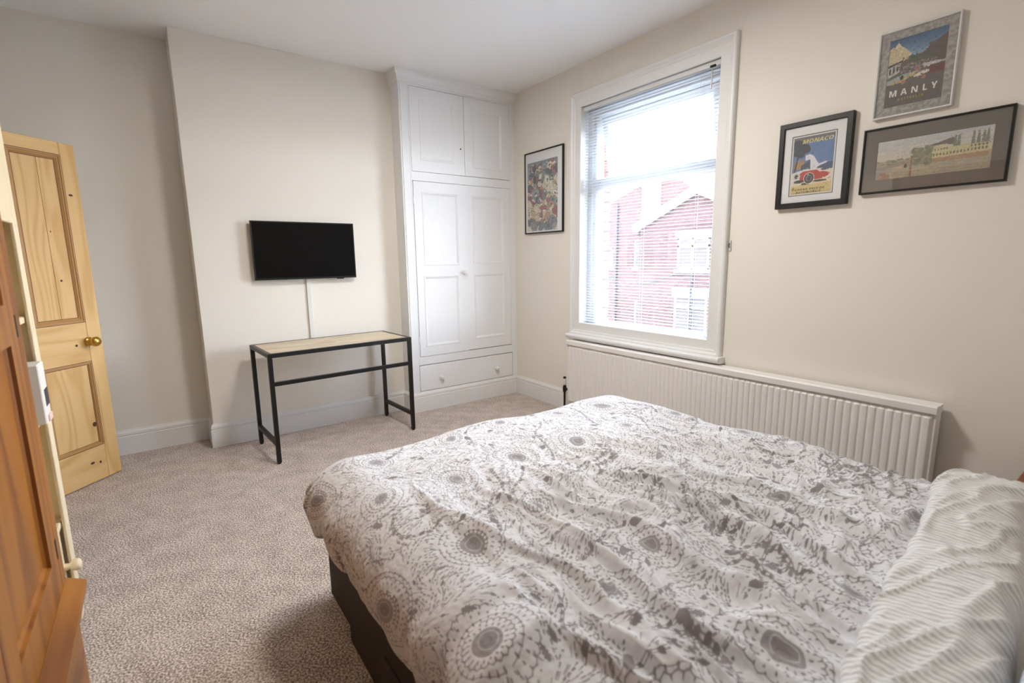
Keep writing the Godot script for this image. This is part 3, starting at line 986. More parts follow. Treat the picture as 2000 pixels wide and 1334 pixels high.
func build_wardrobe() -> void:
	var X := -3.004
	var w := thing("wardrobe", "tall orange-stained wooden wardrobe with panelled doors along the left edge", "wardrobe", Vector3(X, 0, 0), 90)
	var x1 := -2.055 # far end
	var x0 := -3.35 # near end, behind the camera's left
	var D := -0.52
	obj("carcass", boxed(Vector3(x0, 0.36, D), Vector3(x1, 1.95, -0.022), 0.002), M.orange, w)
	# pilaster at the far end, doors between
	obj("pilaster", boxed(Vector3(x1 - 0.052, 0.386, -0.022), Vector3(x1, 1.95, 0.0), 0.003), M.orange, w)
	obj("pilaster", boxed(Vector3(x0, 0.386, -0.022), Vector3(x0 + 0.052, 1.95, 0.0), 0.003), M.orange, w)
	var mid := (x0 + x1) * 0.5 + 0.04
	for s in [0, 1]:
		var a := x1 - 0.054 if s == 0 else mid - 0.0015
		var b := mid + 0.0015 if s == 0 else x0 + 0.054
		var d := S()
		var panels := [[b + 0.085, 0.495, a - 0.085, 1.065], [b + 0.085, 1.16, a - 0.085, 1.83]]
		box_with_panels(d, b, 0.392, a, 1.94, panels, -0.022, 0.0)
		var o := obj("door", d, M.orange, w)
		for p in panels:
			d = S()
			frame(d, p[0], p[1], p[2], p[3], [Vector2(0, 0), Vector2(0.002, -0.008), Vector2(0.008, -0.014), Vector2(0.012, -0.0145)], 0.0)
			rect(d, p[0] + 0.012, p[1] + 0.012, p[2] - 0.012, p[3] - 0.012, -0.0145)
			obj("panel", d, M.orange, o)
		var hx := a + 0.001 if s == 0 else b - 0.001
		for y in [0.475, 1.075, 1.70]:
			obj("hinge", boxed(Vector3(hx - 0.006, y, -0.004), Vector3(hx + 0.006, y + 0.055, 0.0015), 0.001), M.hinge_dark, o)
	# the base stands a little forward, with a sloping ledge on top and a drawer
	var st := S()
	box(st, Vector3(x0, 0.0, D), Vector3(x1 + 0.004, 0.345, 0.012), 0.003)
	obj("base", st, M.orange_along, w)
	st = S()
	extrude(st, [Vector2(-0.03, 0.345), Vector2(0.036, 0.345), Vector2(0.041, 0.350), Vector2(0.041, 0.366), Vector2(0.0, 0.388), Vector2(-0.03, 0.388)], Vector3(x0, 0, 0), Vector3(x1 + 0.003, 0, 0), Vector3(0, 0, 1))
	obj("ledge", st, M.orange_along, w)
	obj("cornice", boxed(Vector3(x0 - 0.02, 1.95, D), Vector3(x1 + 0.02, 1.99, 0.03), 0.008), M.orange_along, w)
	var dr := obj("drawer", boxed(Vector3(x0 + 0.08, 0.06, 0.008), Vector3(x1 - 0.08, 0.30, 0.018), 0.003), M.orange_along, w)
	for x in [x0 + 0.35, x1 - 0.35]:
		st = S(true)
		knob(st, Vector3(x, 0.18, 0.018), 0.019)
		obj("knob", st, M.orange, dr)

# ------------------------------------------------------------------ radiator, table, television
func build_radiator() -> void:
	var r := thing("radiator", "long low white fluted radiator below the window", "radiator", Vector3(0, 0, 0), -90)
	var x0 := 0.945
	var x1 := 3.235
	var y0 := 0.105
	var y1 := 0.575
	# fluted front: flat lands with rounded channels
	var n := 69
	var p := (x1 - x0 - 0.02) / n
	var pts: Array[Vector2] = [Vector2(x0 + 0.004, 0.092)]
	for i in n:
		var b := x0 + 0.01 + i * p
		pts.append_array([Vector2(b + p * 0.06, 0.1015), Vector2(b + p * 0.15, 0.1045), Vector2(b + p * 0.24, 0.106), Vector2(b + p * 0.50, 0.1068), Vector2(b + p * 0.76, 0.106), Vector2(b + p * 0.85, 0.1045), Vector2(b + p * 0.94, 0.1015)])
	pts.append(Vector2(x1 - 0.004, 0.092))
	var st := S()
	for i in pts.size() - 1:
		var a := pts[i]
		var b := pts[i + 1]
		var s0 := 0.02
		quad(st, Vector3(a.x, y0 + s0, a.y), Vector3(b.x, y0 + s0, b.y), Vector3(b.x, y1 - s0, b.y), Vector3(a.x, y1 - s0, a.y))
		quad(st, Vector3(a.x, y1 - s0, a.y), Vector3(b.x, y1 - s0, b.y), Vector3(b.x, y1, 0.092), Vector3(a.x, y1, 0.092))
		quad(st, Vector3(a.x, y0, 0.092), Vector3(b.x, y0, 0.092), Vector3(b.x, y0 + s0, b.y), Vector3(a.x, y0 + s0, a.y))
	box(st, Vector3(x0, y0, 0.078), Vector3(x1, y1, 0.092), 0.003)
	obj("fluted_panel", st, M.radiator, r)
	st = S()
	box(st, Vector3(x0 + 0.05, y0 + 0.02, 0.04), Vector3(x1 - 0.05, y1 - 0.02, 0.074))
	obj("convector_fins", st, M.radiator, r)
	for x in [x0 - 0.004, x1 - 0.002]:
		obj("side_cover", boxed(Vector3(x, y0 + 0.01, 0.03), Vector3(x + 0.006, y1 + 0.005, 0.096), 0.001), M.radiator, r)
	# top grille with a rounded front lip
	st = S()
	extrude(st, [Vector2(0.025, 0.575), Vector2(0.108, 0.575), Vector2(0.112, 0.579), Vector2(0.112, 0.606), Vector2(0.106, 0.613), Vector2(0.098, 0.614), Vector2(0.094, 0.610), Vector2(0.034, 0.610), Vector2(0.025, 0.612)], Vector3(x0 - 0.006, 0, 0), Vector3(x1 + 0.006, 0, 0), Vector3(0, 0, 1))
	obj("top_grille", st, M.radiator, r)
	for x in [x0 + 0.3, (x0 + x1) / 2.0, x1 - 0.3]:
		obj("bracket", boxed(Vector3(x - 0.02, y0 + 0.05, 0.0), Vector3(x + 0.02, y1 - 0.05, 0.042), 0.002), M.radiator, r)
	st = S(true)
	var c := Vector3(x0 - 0.055, 0, 0.08)
	lathe(st, [Vector2(0.009, 0.235), Vector2(0.013, 0.222), Vector2(0.016, 0.20), Vector2(0.014, 0.175), Vector2(0.0085, 0.168), Vector2(0.0075, 0.0)], c, Vector3.UP, 16)
	tube(st, [c + Vector3(0, 0.20, 0), c + Vector3(0.06, 0.20, 0)], 0.010, 12)
	obj("valve", st, M.dark_metal, r)
	st = S(true)
	lathe(st, [Vector2(0.011, 0.232), Vector2(0.0135, 0.240), Vector2(0.0135, 0.280), Vector2(0.010, 0.284)], c, Vector3.UP, 16)
	obj("valve_head", st, M.white_plastic, r)
	st = S(true)
	lathe(st, [Vector2(0.010, 0.284), Vector2(0.012, 0.288), Vector2(0.011, 0.300), Vector2(0.0, 0.302)], c, Vector3.UP, 16)
	obj("valve_cap", st, M.dark_metal, r)

func build_table() -> void:
	var t := thing("console_table", "slim console table with pale oak top and black square metal legs under the television", "table", Vector3(-1.732, 0, 0.312), 3.4)
	var w := 0.482
	var d := 0.236
	var k := 0.0125
	var H := 0.70
	obj("tabletop", boxed(Vector3(-w + 0.022, H - 0.018, -d + 0.022), Vector3(w - 0.022, H, d - 0.022), 0.001), M.oak, t)
	var st := S()
	box(st, Vector3(-w, H - 0.025, d - 0.025), Vector3(w, H + 0.001, d), 0.0015)
	box(st, Vector3(-w, H - 0.025, -d), Vector3(w, H + 0.001, -d + 0.025), 0.0015)
	box(st, Vector3(-w, H - 0.025, -d + 0.025), Vector3(-w + 0.025, H + 0.001, d - 0.025), 0.0015)
	box(st, Vector3(w - 0.025, H - 0.025, -d + 0.025), Vector3(w, H + 0.001, d - 0.025), 0.0015)
	obj("top_frame", st, M.steel_black, t)
	for x in [-w + k, w - k]:
		for z in [-d + k, d - k]:
			var l := obj("leg", boxed(Vector3(x - k, 0.008, z - k), Vector3(x + k, H - 0.025, z + k), 0.0015), M.steel_black, t)
			st = S(true)
			lathe(st, [Vector2(0.011, 0.0), Vector2(0.011, 0.008)], Vector3(x, 0, z), Vector3.UP, 12)
			obj("foot_pad", st, M.black, l)
		obj("side_rail", boxed(Vector3(x - k, 0.115, -d + 0.025), Vector3(x + k, 0.14, d - 0.025), 0.0015), M.steel_black, t)
	obj("stretcher", boxed(Vector3(-w + 0.025, 0.497, d - 0.024), Vector3(w - 0.025, 0.522, d - 0.001), 0.0015), M.steel_black, t)
	st = S(true)
	for s in [-1.0, 1.0]:
		lathe(st, [Vector2(0.005, 0), Vector2(0.005, 0.004), Vector2(0, 0.004)], Vector3(s * (w - 0.012), 0.485, d), Vector3(0, 0, 1), 10)
	obj("bolt", st, M.dark_metal, t)

func build_tv() -> void:
	var t := thing("television", "flat black wall-mounted television above the console table", "television", Vector3(-1.793, 1.327, 0.0))
	obj("back_case", boxed(Vector3(-0.30, -0.16, -0.012), Vector3(0.30, 0.16, 0.018), 0.012), M.black, t)
	var st := S()
	frame(st, -0.348, -0.2, 0.348, 0.2, [Vector2(0.004, 0.012), Vector2(0, 0.016), Vector2(0, 0.035), Vector2(0.001, 0.036), Vector2(0.007, 0.036), Vector2(0.008, 0.0345)])
	rect(st, -0.344, -0.196, 0.344, 0.196, 0.014)
	box(st, Vector3(-0.344, -0.196, 0.014), Vector3(0.344, 0.196, 0.03))
	obj("bezel", st, M.black, t)
	st = S()
	rect(st, -0.340, -0.186, 0.340, 0.192, 0.0346)
	obj("screen", st, M.screen, t)
	obj("receiver", boxed(Vector3(0.205, -0.207, 0.018), Vector3(0.255, -0.199, 0.034), 0.002), M.black, t)
	var c := thing("cable_cover", "white plastic cable trunking running down the wall from the television", "trunking", Vector3(-1.7875, 0.655, -0.018))
	st = S()
	extrude(st, [Vector2(-0.016, 0), Vector2(-0.016, 0.009), Vector2(-0.012, 0.013), Vector2(0.012, 0.013), Vector2(0.016, 0.009), Vector2(0.016, 0)], Vector3(0, 0, 0), Vector3(0, 0.475, 0), Vector3(1, 0, 0), Vector3(0, 0, 1))
	obj("trunking", st, M.white_plastic, c)

# ------------------------------------------------------------------ drawing into textures (prints only)
class Ink:
	var w: int
	var h: int
	var a := PackedByteArray()
	func _init(ww: int, hh: int) -> void:
		w = ww
		h = hh
		a.resize(w * h)
	func disc(x: float, y: float, r: float, v: int) -> void:
		var x0 := maxi(0, int(x - r - 0.5))
		var x1 := mini(w - 1, int(x + r + 1.0))
		var y0 := maxi(0, int(y - r - 0.5))
		var y1 := mini(h - 1, int(y + r + 1.0))
		for j in range(y0, y1 + 1):
			var dy := j - y
			for i in range(x0, x1 + 1):
				var d := r + 0.5 - sqrt((i - x) * (i - x) + dy * dy)
				if d > 0.0:
					var q := int(v * minf(d, 1.0))
					if q > a[j * w + i]:
						a[j * w + i] = q
	func line(p: Vector2, q: Vector2, r0: float, r1: float, v: int) -> void:
		var n := maxi(1, int((q - p).length() / maxf(0.8, minf(r0, r1) * 0.8)))
		for i in n + 1:
			var t := float(i) / n
			disc(lerpf(p.x, q.x, t), lerpf(p.y, q.y, t), lerpf(r0, r1, t), v)
	func curve(P: PackedVector2Array, r: float, v: int) -> void:
		for i in P.size() - 1:
			line(P[i], P[i + 1], r, r, v)
	func fill(P: PackedVector2Array, v: int) -> void:
		var lo := 1e9
		var hi := -1e9
		for p in P:
			lo = minf(lo, p.y)
			hi = maxf(hi, p.y)
		for j in range(maxi(0, int(ceil(lo))), mini(h - 1, int(hi)) + 1):
			var xs := []
			for i in P.size():
				var p := P[i]
				var q := P[(i + 1) % P.size()]
				if (p.y <= j) != (q.y <= j):
					xs.append(p.x + (j - p.y) * (q.x - p.x) / (q.y - p.y))
			xs.sort()
			for k in range(0, xs.size() - 1, 2):
				for i in range(maxi(0, int(ceil(xs[k]))), mini(w - 1, int(xs[k + 1])) + 1):
					a[j * w + i] = v
	func colored(paper: Color, ink: Color) -> Image:
		var b := PackedByteArray()
		b.resize(w * h * 3)
		var lut := PackedByteArray()
		for v in 256:
			var c := paper.lerp(ink, v / 255.0)
			lut.append_array([int(c.r * 255), int(c.g * 255), int(c.b * 255)])
		for i in w * h:
			var v := a[i] * 3
			b[i * 3] = lut[v]
			b[i * 3 + 1] = lut[v + 1]
			b[i * 3 + 2] = lut[v + 2]
		return Image.create_from_data(w, h, false, Image.FORMAT_RGB8, b)

# colour pictures
class Paint:
	var im: Image
	var w: int
	var h: int
	func _init(ww: int, hh: int, c: Color) -> void:
		w = ww
		h = hh
		im = Image.create(w, h, false, Image.FORMAT_RGB8)
		im.fill(c)
	func poly(pts: Array, c: Color) -> void: # points as fractions of the picture, y down
		var P := PackedVector2Array()
		for p in pts:
			P.append(Vector2(p[0] * w, p[1] * h))
		var lo := 1e9
		var hi := -1e9
		for p in P:
			lo = minf(lo, p.y)
			hi = maxf(hi, p.y)
		for j in range(maxi(0, int(ceil(lo))), mini(h - 1, int(hi)) + 1):
			var xs := []
			for i in P.size():
				var p := P[i]
				var q := P[(i + 1) % P.size()]
				if (p.y <= j) != (q.y <= j):
					xs.append(p.x + (j - p.y) * (q.x - p.x) / (q.y - p.y))
			xs.sort()
			for k in range(0, xs.size() - 1, 2):
				var x0 := maxi(0, int(ceil(xs[k])))
				var x1 := mini(w, int(xs[k + 1]) + 1)
				if x1 > x0:
					im.fill_rect(Rect2i(x0, j, x1 - x0, 1), c)
	func oval(x: float, y: float, rx: float, ry: float, c: Color, turn := 0.0) -> void:
		var pts := []
		for i in 24:
			var t := TAU * i / 24.0
			var u := Vector2(cos(t) * rx * w, sin(t) * ry * h).rotated(turn)
			pts.append([x + u.x / w, y + u.y / h])
		poly(pts, c)
	func grad(y0: float, y1: float, a: Color, b: Color) -> void:
		for j in range(int(y0 * h), int(y1 * h)):
			im.fill_rect(Rect2i(0, j, w, 1), a.lerp(b, (float(j) / h - y0) / (y1 - y0)))
	# small brush strokes: each takes a colour from close by and sets it down a little lighter or darker
	func strokes(sd: int, n: int, size: float) -> void:
		var r := RandomNumberGenerator.new()
		r.seed = sd
		for i in n:
			var x := r.randf()
			var y := r.randf()
			var c := im.get_pixel(clampi(int((x + r.randf_range(-0.02, 0.02)) * w), 0, w - 1), clampi(int((y + r.randf_range(-0.02, 0.02)) * h), 0, h - 1))
			var k := r.randf_range(0.72, 1.2)
			c = Color(minf(c.r * k, 0.9), minf(c.g * k, 0.9), minf(c.b * k, 0.9))
			oval(x, y, size * r.randf_range(0.4, 1.3), size * r.randf_range(0.3, 0.8), c, r.randf_range(-0.8, 0.8))
	func mottle(sd: int, amount: float) -> void:
		var r := RandomNumberGenerator.new()
		r.seed = sd
		for j in h:
			for i in w:
				var c := im.get_pixel(i, j)
				var k := 1.0 + r.randf_range(-amount, amount)
				im.set_pixel(i, j, Color(c.r * k, c.g * k, c.b * k))

# ------------------------------------------------------------------ pictures on the window wall
func print_mat(im: Image) -> StandardMaterial3D:
	var m := mat(Color.WHITE, 0.7)
	m.albedo_texture = tex(im)
	return m

# z0..z1, y0..y1 on the wall; frame face width fw, depth dp
func picture(called: String, label: String, z0: float, y0: float, z1: float, y1: float, fw: float, dp: float, fm: Material, mount: Material, inner: Array, art: Material) -> Node3D:
	var t := thing(called, label, "picture", Vector3(0, (y0 + y1) / 2.0, (z0 + z1) / 2.0), -90, "")
	var hw := (z1 - z0) / 2.0
	var hh := (y1 - y0) / 2.0
	var st := S()
	frame(st, -hw, -hh, hw, hh, [Vector2(0.001, 0.002), Vector2(0, 0.003), Vector2(0, dp - 0.002), Vector2(0.002, dp), Vector2(fw - 0.003, dp), Vector2(fw, dp - 0.003), Vector2(fw, 0.006)])
	obj("frame", st, fm, t)
	obj("backing_board", boxed(Vector3(-hw + 0.002, -hh + 0.002, 0.001), Vector3(hw - 0.002, hh - 0.002, 0.006)), M.gap, t)
	# mount with a bevelled window; inner = [left, bottom, right, top] as distances from the frame's outer edge
	var zm := dp - 0.009
	st = S()
	frame(st, -hw + fw - 0.002, -hh + fw - 0.002, hw - fw + 0.002, hh - fw + 0.002, [Vector2(0, zm), Vector2(0.0001, zm)])
	var a := Vector4(-hw + inner[0], -hh + inner[1], hw - inner[2], hh - inner[3])
	var o := Vector4(-hw + fw - 0.002, -hh + fw - 0.002, hw - fw + 0.002, hh - fw + 0.002)
	rect(st, o.x, o.y, o.z, a.y, zm)
	rect(st, o.x, a.w, o.z, o.w, zm)
	rect(st, o.x, a.y, a.x, a.w, zm)
	rect(st, a.z, a.y, o.z, a.w, zm)
	frame(st, a.x, a.y, a.z, a.w, [Vector2(0, zm), Vector2(0.0018, zm - 0.002)])
	obj("mount", st, mount, t)
	st = S()
	quad_uv(st, Vector3(a.x - 0.001, a.y - 0.001, zm - 0.002), Vector3(a.z + 0.001, a.y - 0.001, zm - 0.002), Vector3(a.z + 0.001, a.w + 0.001, zm - 0.002), Vector3(a.x - 0.001, a.w + 0.001, zm - 0.002))
	var pr := obj("print", st, art, t)
	obj("glazing", boxed(Vector3(-hw + fw - 0.001, -hh + fw - 0.001, dp - 0.0065), Vector3(hw - fw + 0.001, hh - fw + 0.001, dp - 0.0045)), M.picture_glass, t)
	pr.set_meta("art_rect", [a.x, a.y, a.z, a.w, zm - 0.0019])
	return pr

func build_pictures() -> void:
	var white_mount := mat(Color(0.90, 0.90, 0.90), 0.9)
	var dark_mount := mat(Color(0.40, 0.375, 0.335), 0.95)
	var r := RandomNumberGenerator.new()
	# crowded cartoon-like collage in thin black frame
	var p := Paint.new(380, 560, Color(0.80, 0.77, 0.69))
	p.grad(0.0, 0.14, Color(0.42, 0.50, 0.55), Color(0.55, 0.60, 0.60))
	r.seed = 77
	var pal := [Color(0.84, 0.78, 0.66), Color(0.80, 0.72, 0.62), Color(0.86, 0.82, 0.74), Color(0.52, 0.58, 0.60), Color(0.30, 0.33, 0.38), Color(0.62, 0.34, 0.34), Color(0.72, 0.55, 0.42), Color(0.45, 0.50, 0.48), Color(0.78, 0.70, 0.52), Color(0.55, 0.30, 0.33)]
	for i in 150:
		var y := 0.06 + 0.9 * (i / 150.0)
		var c: Color = pal[r.randi() % pal.size()]
		if y > 0.84:
			c = c.lerp(Color(0.33, 0.39, 0.46), 0.6)
		var x := r.randf()
		var rx := r.randf_range(0.03, 0.13)
		var ry := r.randf_range(0.02, 0.075)
		var a := r.randf_range(-0.7, 0.7)
		p.oval(x, y, rx * 1.07, ry * 1.07, Color(0.25, 0.25, 0.27), a)
		p.oval(x, y, rx, ry, c, a)
		if r.randf() < 0.5:
			p.oval(x + r.randf_range(-0.02, 0.02), y - 0.01, rx * 0.35, ry * 0.3, Color(0.22, 0.23, 0.26), a)
			p.oval(x + r.randf_range(-0.02, 0.02), y + 0.012, rx * 0.3, ry * 0.2, pal[r.randi() % pal.size()], a)
	for a in [[0.24, 0.10, 0.07, 0.05], [0.26, 0.25, 0.05, 0.07], [0.42, 0.32, 0.10, 0.06]]:
		p.oval(a[0], a[1], a[2], a[3], Color(0.19, 0.18, 0.20))
	p.oval(0.42, 0.325, 0.075, 0.045, Color(0.78, 0.75, 0.66))
	p.strokes(15, 700, 0.016)
	p.mottle(5, 0.08)
	picture("framed_collage", "tall thin black-framed picture of a crowded cartoon collage between cupboard and window", 0.300, 1.461, 0.790, 2.130, 0.010, 0.022, M.black, white_mount, [0.030, 0.020, 0.068, 0.082], print_mat(p.im))
	# red racing car poster
	p = Paint.new(300, 400, Color(0.87, 0.82, 0.70))
	p.poly([[0, 0.0], [1, 0.0], [1, 0.60], [0, 0.62]], Color(0.36, 0.48, 0.66))
	p.poly([[0, 0.0], [1, 0.0], [1, 0.07], [0, 0.10]], Color(0.42, 0.43, 0.45))
	p.poly([[0.55, 0.50], [1, 0.49], [1, 0.61], [0.5, 0.60]], Color(0.24, 0.31, 0.43))
	for i in 9:
		p.poly([[0.02 + i * 0.03, 0.56], [0.06 + i * 0.03, 0.36 + 0.02 * (i % 3)], [0.10 + i * 0.03, 0.56]], Color(0.72, 0.56, 0.38) if i % 2 else Color(0.62, 0.44, 0.28))
	for a in [[0.1, 0.10, 0.12, 0.06], [0.25, 0.19, 0.16, 0.07], [0.09, 0.27, 0.09, 0.06], [0.20, 0.31, 0.10, 0.05], [0.33, 0.23, 0.10, 0.06], [0.06, 0.17, 0.07, 0.05]]:
		p.oval(a[0], a[1], a[2], a[3], Color(0.18, 0.22, 0.24))
	p.poly([[0.12, 0.30], [0.17, 0.30], [0.08, 0.60], [0.04, 0.60]], Color(0.22, 0.22, 0.22))
	p.poly([[0.32, 0.33], [0.42, 0.31], [0.52, 0.35], [0.60, 0.44], [0.66, 0.50], [0.86, 0.47], [0.84, 0.50], [0.64, 0.545], [0.60, 0.60], [0.36, 0.60], [0.44, 0.40], [0.32, 0.42]], Color(0.86, 0.86, 0.88))
	p.poly([[0.22, 0.50], [0.44, 0.41], [0.46, 0.58], [0.22, 0.60]], Color(0.25, 0.30, 0.40))
	p.poly([[0.0, 0.62], [0.3, 0.57], [0.7, 0.58], [1.0, 0.66], [1.0, 0.72], [0.0, 0.80]], Color(0.86, 0.84, 0.80))
	p.poly([[0.16, 0.66], [0.28, 0.605], [0.62, 0.60], [0.70, 0.625], [0.95, 0.675], [0.92, 0.715], [0.78, 0.76], [0.46, 0.775], [0.22, 0.76]], Color(0.72, 0.20, 0.15))
	p.poly([[0.62, 0.60], [0.75, 0.58], [0.92, 0.63], [0.70, 0.645]], Color(0.88, 0.80, 0.78))
	p.oval(0.82, 0.605, 0.10, 0.02, Color(0.30, 0.28, 0.34))
	p.oval(0.12, 0.69, 0.10, 0.065, Color(0.82, 0.80, 0.78))
	p.oval(0.12, 0.685, 0.05, 0.04, Color(0.25, 0.20, 0.24))
	p.oval(0.20, 0.78, 0.14, 0.028, Color(0.20, 0.18, 0.20))
	p.oval(0.70, 0.795, 0.18, 0.018, Color(0.15, 0.13, 0.17))
	p.oval(0.36, 0.83, 0.10, 0.022, Color(0.18, 0.13, 0.14))
	p.oval(0.44, 0.735, 0.135, 0.102, Color(0.85, 0.80, 0.76))
	p.oval(0.44, 0.735, 0.118, 0.090, Color(0.16, 0.15, 0.17))
	p.oval(0.44, 0.735, 0.080, 0.062, Color(0.42, 0.44, 0.45))
	p.oval(0.45, 0.735, 0.045, 0.042, Color(0.22, 0.22, 0.25))
	p.poly([[0, 0.86], [1, 0.82], [1, 1], [0, 1]], Color(0.82, 0.73, 0.47))
	p.oval(0.06, 0.91, 0.035, 0.03, Color(0.62, 0.47, 0.16))
	p.strokes(16, 300, 0.015)
	p.mottle(6, 0.06)
	# thin white margin and black line round the print are printed too
	var full := Paint.new(330, 454, Color(0.06, 0.06, 0.06))
	full.im.fill_rect(Rect2i(9, 9, 312, 436), Color(0.86, 0.85, 0.83))
	p.im.resize(294, 418)
	full.im.blit_rect(p.im, Rect2i(0, 0, 294, 418), Vector2i(18, 18))
	var pr := picture("framed_poster", "black-framed poster of a red racing car with white mount, right of the window", 2.461, 1.488, 2.793, 1.905, 0.026, 0.03, M.black, white_mount, [0.060, 0.057, 0.064, 0.066], print_mat(full.im))
	var a: Array = pr.get_meta("art_rect")
	pr.remove_meta("art_rect")
	var cx: float = (a[0] + a[2]) / 2.0
	var yellow := mat(Color(0.86, 0.80, 0.42), 0.7)
	var dark := mat(Color(0.13, 0.10, 0.07), 0.7)
	letters("MONACO", 0.0185, yellow, pr, Vector3(cx + 0.018, a[3] - 0.034, a[4]), "Droid Sans", true, 1, 0.25, 1.2)
	letters("GRAND PRIX DE", 0.0095, dark, pr, Vector3(cx - 0.005, a[1] + 0.031, a[4]), "Droid Sans", true, 5, 0.2, 1.25)
	letters("AUTOMOBILE", 0.0095, dark, pr, Vector3(cx - 0.010, a[1] + 0.017, a[4]), "Droid Sans", true, 5, 0.2, 1.25)
	# MANLY travel poster in a silver-grey frame
	p = Paint.new(300, 420, Color(0.35, 0.32, 0.30))
	p.grad(0.0, 0.34, Color(0.12, 0.30, 0.46), Color(0.55, 0.68, 0.76))
	p.poly([[0, 0.14], [0.15, 0.08], [0.28, 0.16], [0.40, 0.26], [0.40, 0.36], [0, 0.36]], Color(0.80, 0.74, 0.58))
	p.poly([[0.10, 0.13], [0.16, 0.06], [0.22, 0.13]], Color(0.86, 0.80, 0.64))
	p.poly([[0.52, 0.36], [0.66, 0.24], [0.84, 0.16], [1.0, 0.08], [1.0, 0.52], [0.50, 0.52]], Color(0.33, 0.23, 0.20))
	r.seed = 8
	for i in 60:
		p.oval(r.randf_range(0.70, 1.0), r.randf_range(0.18, 0.42), 0.03, 0.014, Color(0.38, 0.25, 0.20).lerp(Color(0.25, 0.26, 0.24), r.randf()))
	for i in 50:
		p.oval(r.randf_range(0.36, 0.75), r.randf_range(0.30, 0.40), 0.035, 0.02, Color(0.20, 0.27, 0.18).lerp(Color(0.30, 0.34, 0.24), r.randf()))
	for i in 120:
		p.oval(r.randf_range(0.26, 0.85), r.randf_range(0.40, 0.56), 0.022, 0.012, Color(0.34, 0.28, 0.30).lerp(Color(0.62, 0.55, 0.52), r.randf()))
	p.poly([[0, 0.37], [0.26, 0.33], [0.26, 0.36], [0, 0.41]], Color(0.20, 0.19, 0.20))
	p.poly([[0, 0.41], [0.24, 0.36], [0.22, 0.50], [0, 0.56]], Color(0.72, 0.71, 0.66))
	for i in 3:
		p.oval(0.05 + i * 0.065, 0.46 - i * 0.012, 0.018, 0.05, Color(0.17, 0.22, 0.20))
	p.poly([[0.24, 0.36], [0.36, 0.31], [0.36, 0.38], [0.22, 0.42]], Color(0.42, 0.27, 0.24))
	p.poly([[0, 0.60], [0.28, 0.54], [0.52, 0.53], [0.50, 0.56], [0.26, 0.64], [0.0, 0.66]], Color(0.62, 0.66, 0.64))
	p.poly([[0.05, 0.66], [0.28, 0.60], [0.54, 0.53], [0.50, 0.57], [0.25, 0.66]], Color(0.76, 0.66, 0.38))
	p.oval(0.27, 0.585, 0.035, 0.035, Color(0.10, 0.13, 0.13))
	p.oval(0.62, 0.58, 0.15, 0.026, Color(0.86, 0.84, 0.78), -0.25)
	p.poly([[0.60, 0.45], [1, 0.46], [1, 0.49], [0.64, 0.50]], Color(0.75, 0.74, 0.74))
	p.poly([[0.72, 0.52], [1.0, 0.52], [1.0, 0.60], [0.76, 0.62]], Color(0.42, 0.10, 0.13))
	for q in [[0.30, 0.66], [0.66, 0.64], [0.52, 0.50]]:
		p.oval(q[0], q[1], 0.03, 0.03, Color(0.66, 0.42, 0.34))
	p.strokes(17, 900, 0.016)
	p.mottle(7, 0.07)
	var silver := mat(Color(0.88, 0.88, 0.88), 0.4)
	var grey := tri_mat(tex(mottled(Color(0.52, 0.50, 0.47), Color(0.66, 0.66, 0.62), 9)), Vector3(6, 6, 6), 0.6)
	pr = picture("framed_travel_poster", "grey-framed MANLY travel poster, highest of the pictures right of the window", 2.864, 1.842, 3.140, 2.199, 0.007, 0.024, silver, grey, [0.038, 0.042, 0.038, 0.038], print_mat(p.im))
	a = pr.get_meta("art_rect")
	pr.remove_meta("art_rect")
	cx = (a[0] + a[2]) / 2.0
	letters("MANLY", 0.025, mat(Color(0.92, 0.91, 0.87), 0.7), pr, Vector3(cx - 0.003, a[1] + 0.055, a[4]), "Droid Sans", true, 22, 0.0, 1.0)
	letters("AUSTRALIA", 0.010, mat(Color(0.66, 0.60, 0.28), 0.7), pr, Vector3(cx - 0.008, a[1] + 0.027, a[4]), "Droid Sans", true, 12, 0.0, 0.95)
	# long watercolour of a palace by a river
	p = Paint.new(640, 280, Color(0.74, 0.71, 0.64))
	p.grad(0.0, 0.6, Color(0.74, 0.75, 0.76), Color(0.80, 0.76, 0.66))
	r.seed = 21
	for i in 26:
		p.oval(r.randf(), r.randf_range(0.02, 0.35), r.randf_range(0.05, 0.14), r.randf_range(0.02, 0.05), Color(0.72, 0.73, 0.75).lerp(Color(0.82, 0.78, 0.70), r.randf()))
	p.poly([[0, 0.62], [0.4, 0.50], [1, 0.56], [1, 1], [0, 1]], Color(0.68, 0.62, 0.50))
	for i in 160:
		p.oval(r.randf(), r.randf_range(0.72, 1.0), r.randf_range(0.02, 0.07), 0.012, Color(0.62, 0.58, 0.52).lerp(Color(0.74, 0.67, 0.50), r.randf()).lerp(Color(0.55, 0.58, 0.60), r.randf() * 0.5))
	p.poly([[0.48, 0.30], [0.60, 0.27], [0.62, 0.38], [0.92, 0.34], [0.97, 0.34], [0.97, 0.66], [0.48, 0.66]], Color(0.80, 0.75, 0.56))
	p.poly([[0.48, 0.27], [0.58, 0.22], [0.68, 0.15], [0.70, 0.34], [0.60, 0.29], [0.48, 0.31]], Color(0.42, 0.36, 0.34))
	p.poly([[0.48, 0.60], [0.97, 0.58], [0.97, 0.70], [0.48, 0.70]], Color(0.67, 0.54, 0.42))
	for i in 17:
		p.oval(0.50 + i * 0.028, 0.53 - 0.002 * i, 0.008, 0.035, Color(0.42, 0.42, 0.34))
	for i in 6:
		p.oval(0.51 + i * 0.025, 0.40, 0.007, 0.03, Color(0.48, 0.45, 0.38))
	for i in 5:
		p.oval(0.83 + i * 0.03, 0.42, 0.008, 0.03, Color(0.42, 0.42, 0.34))
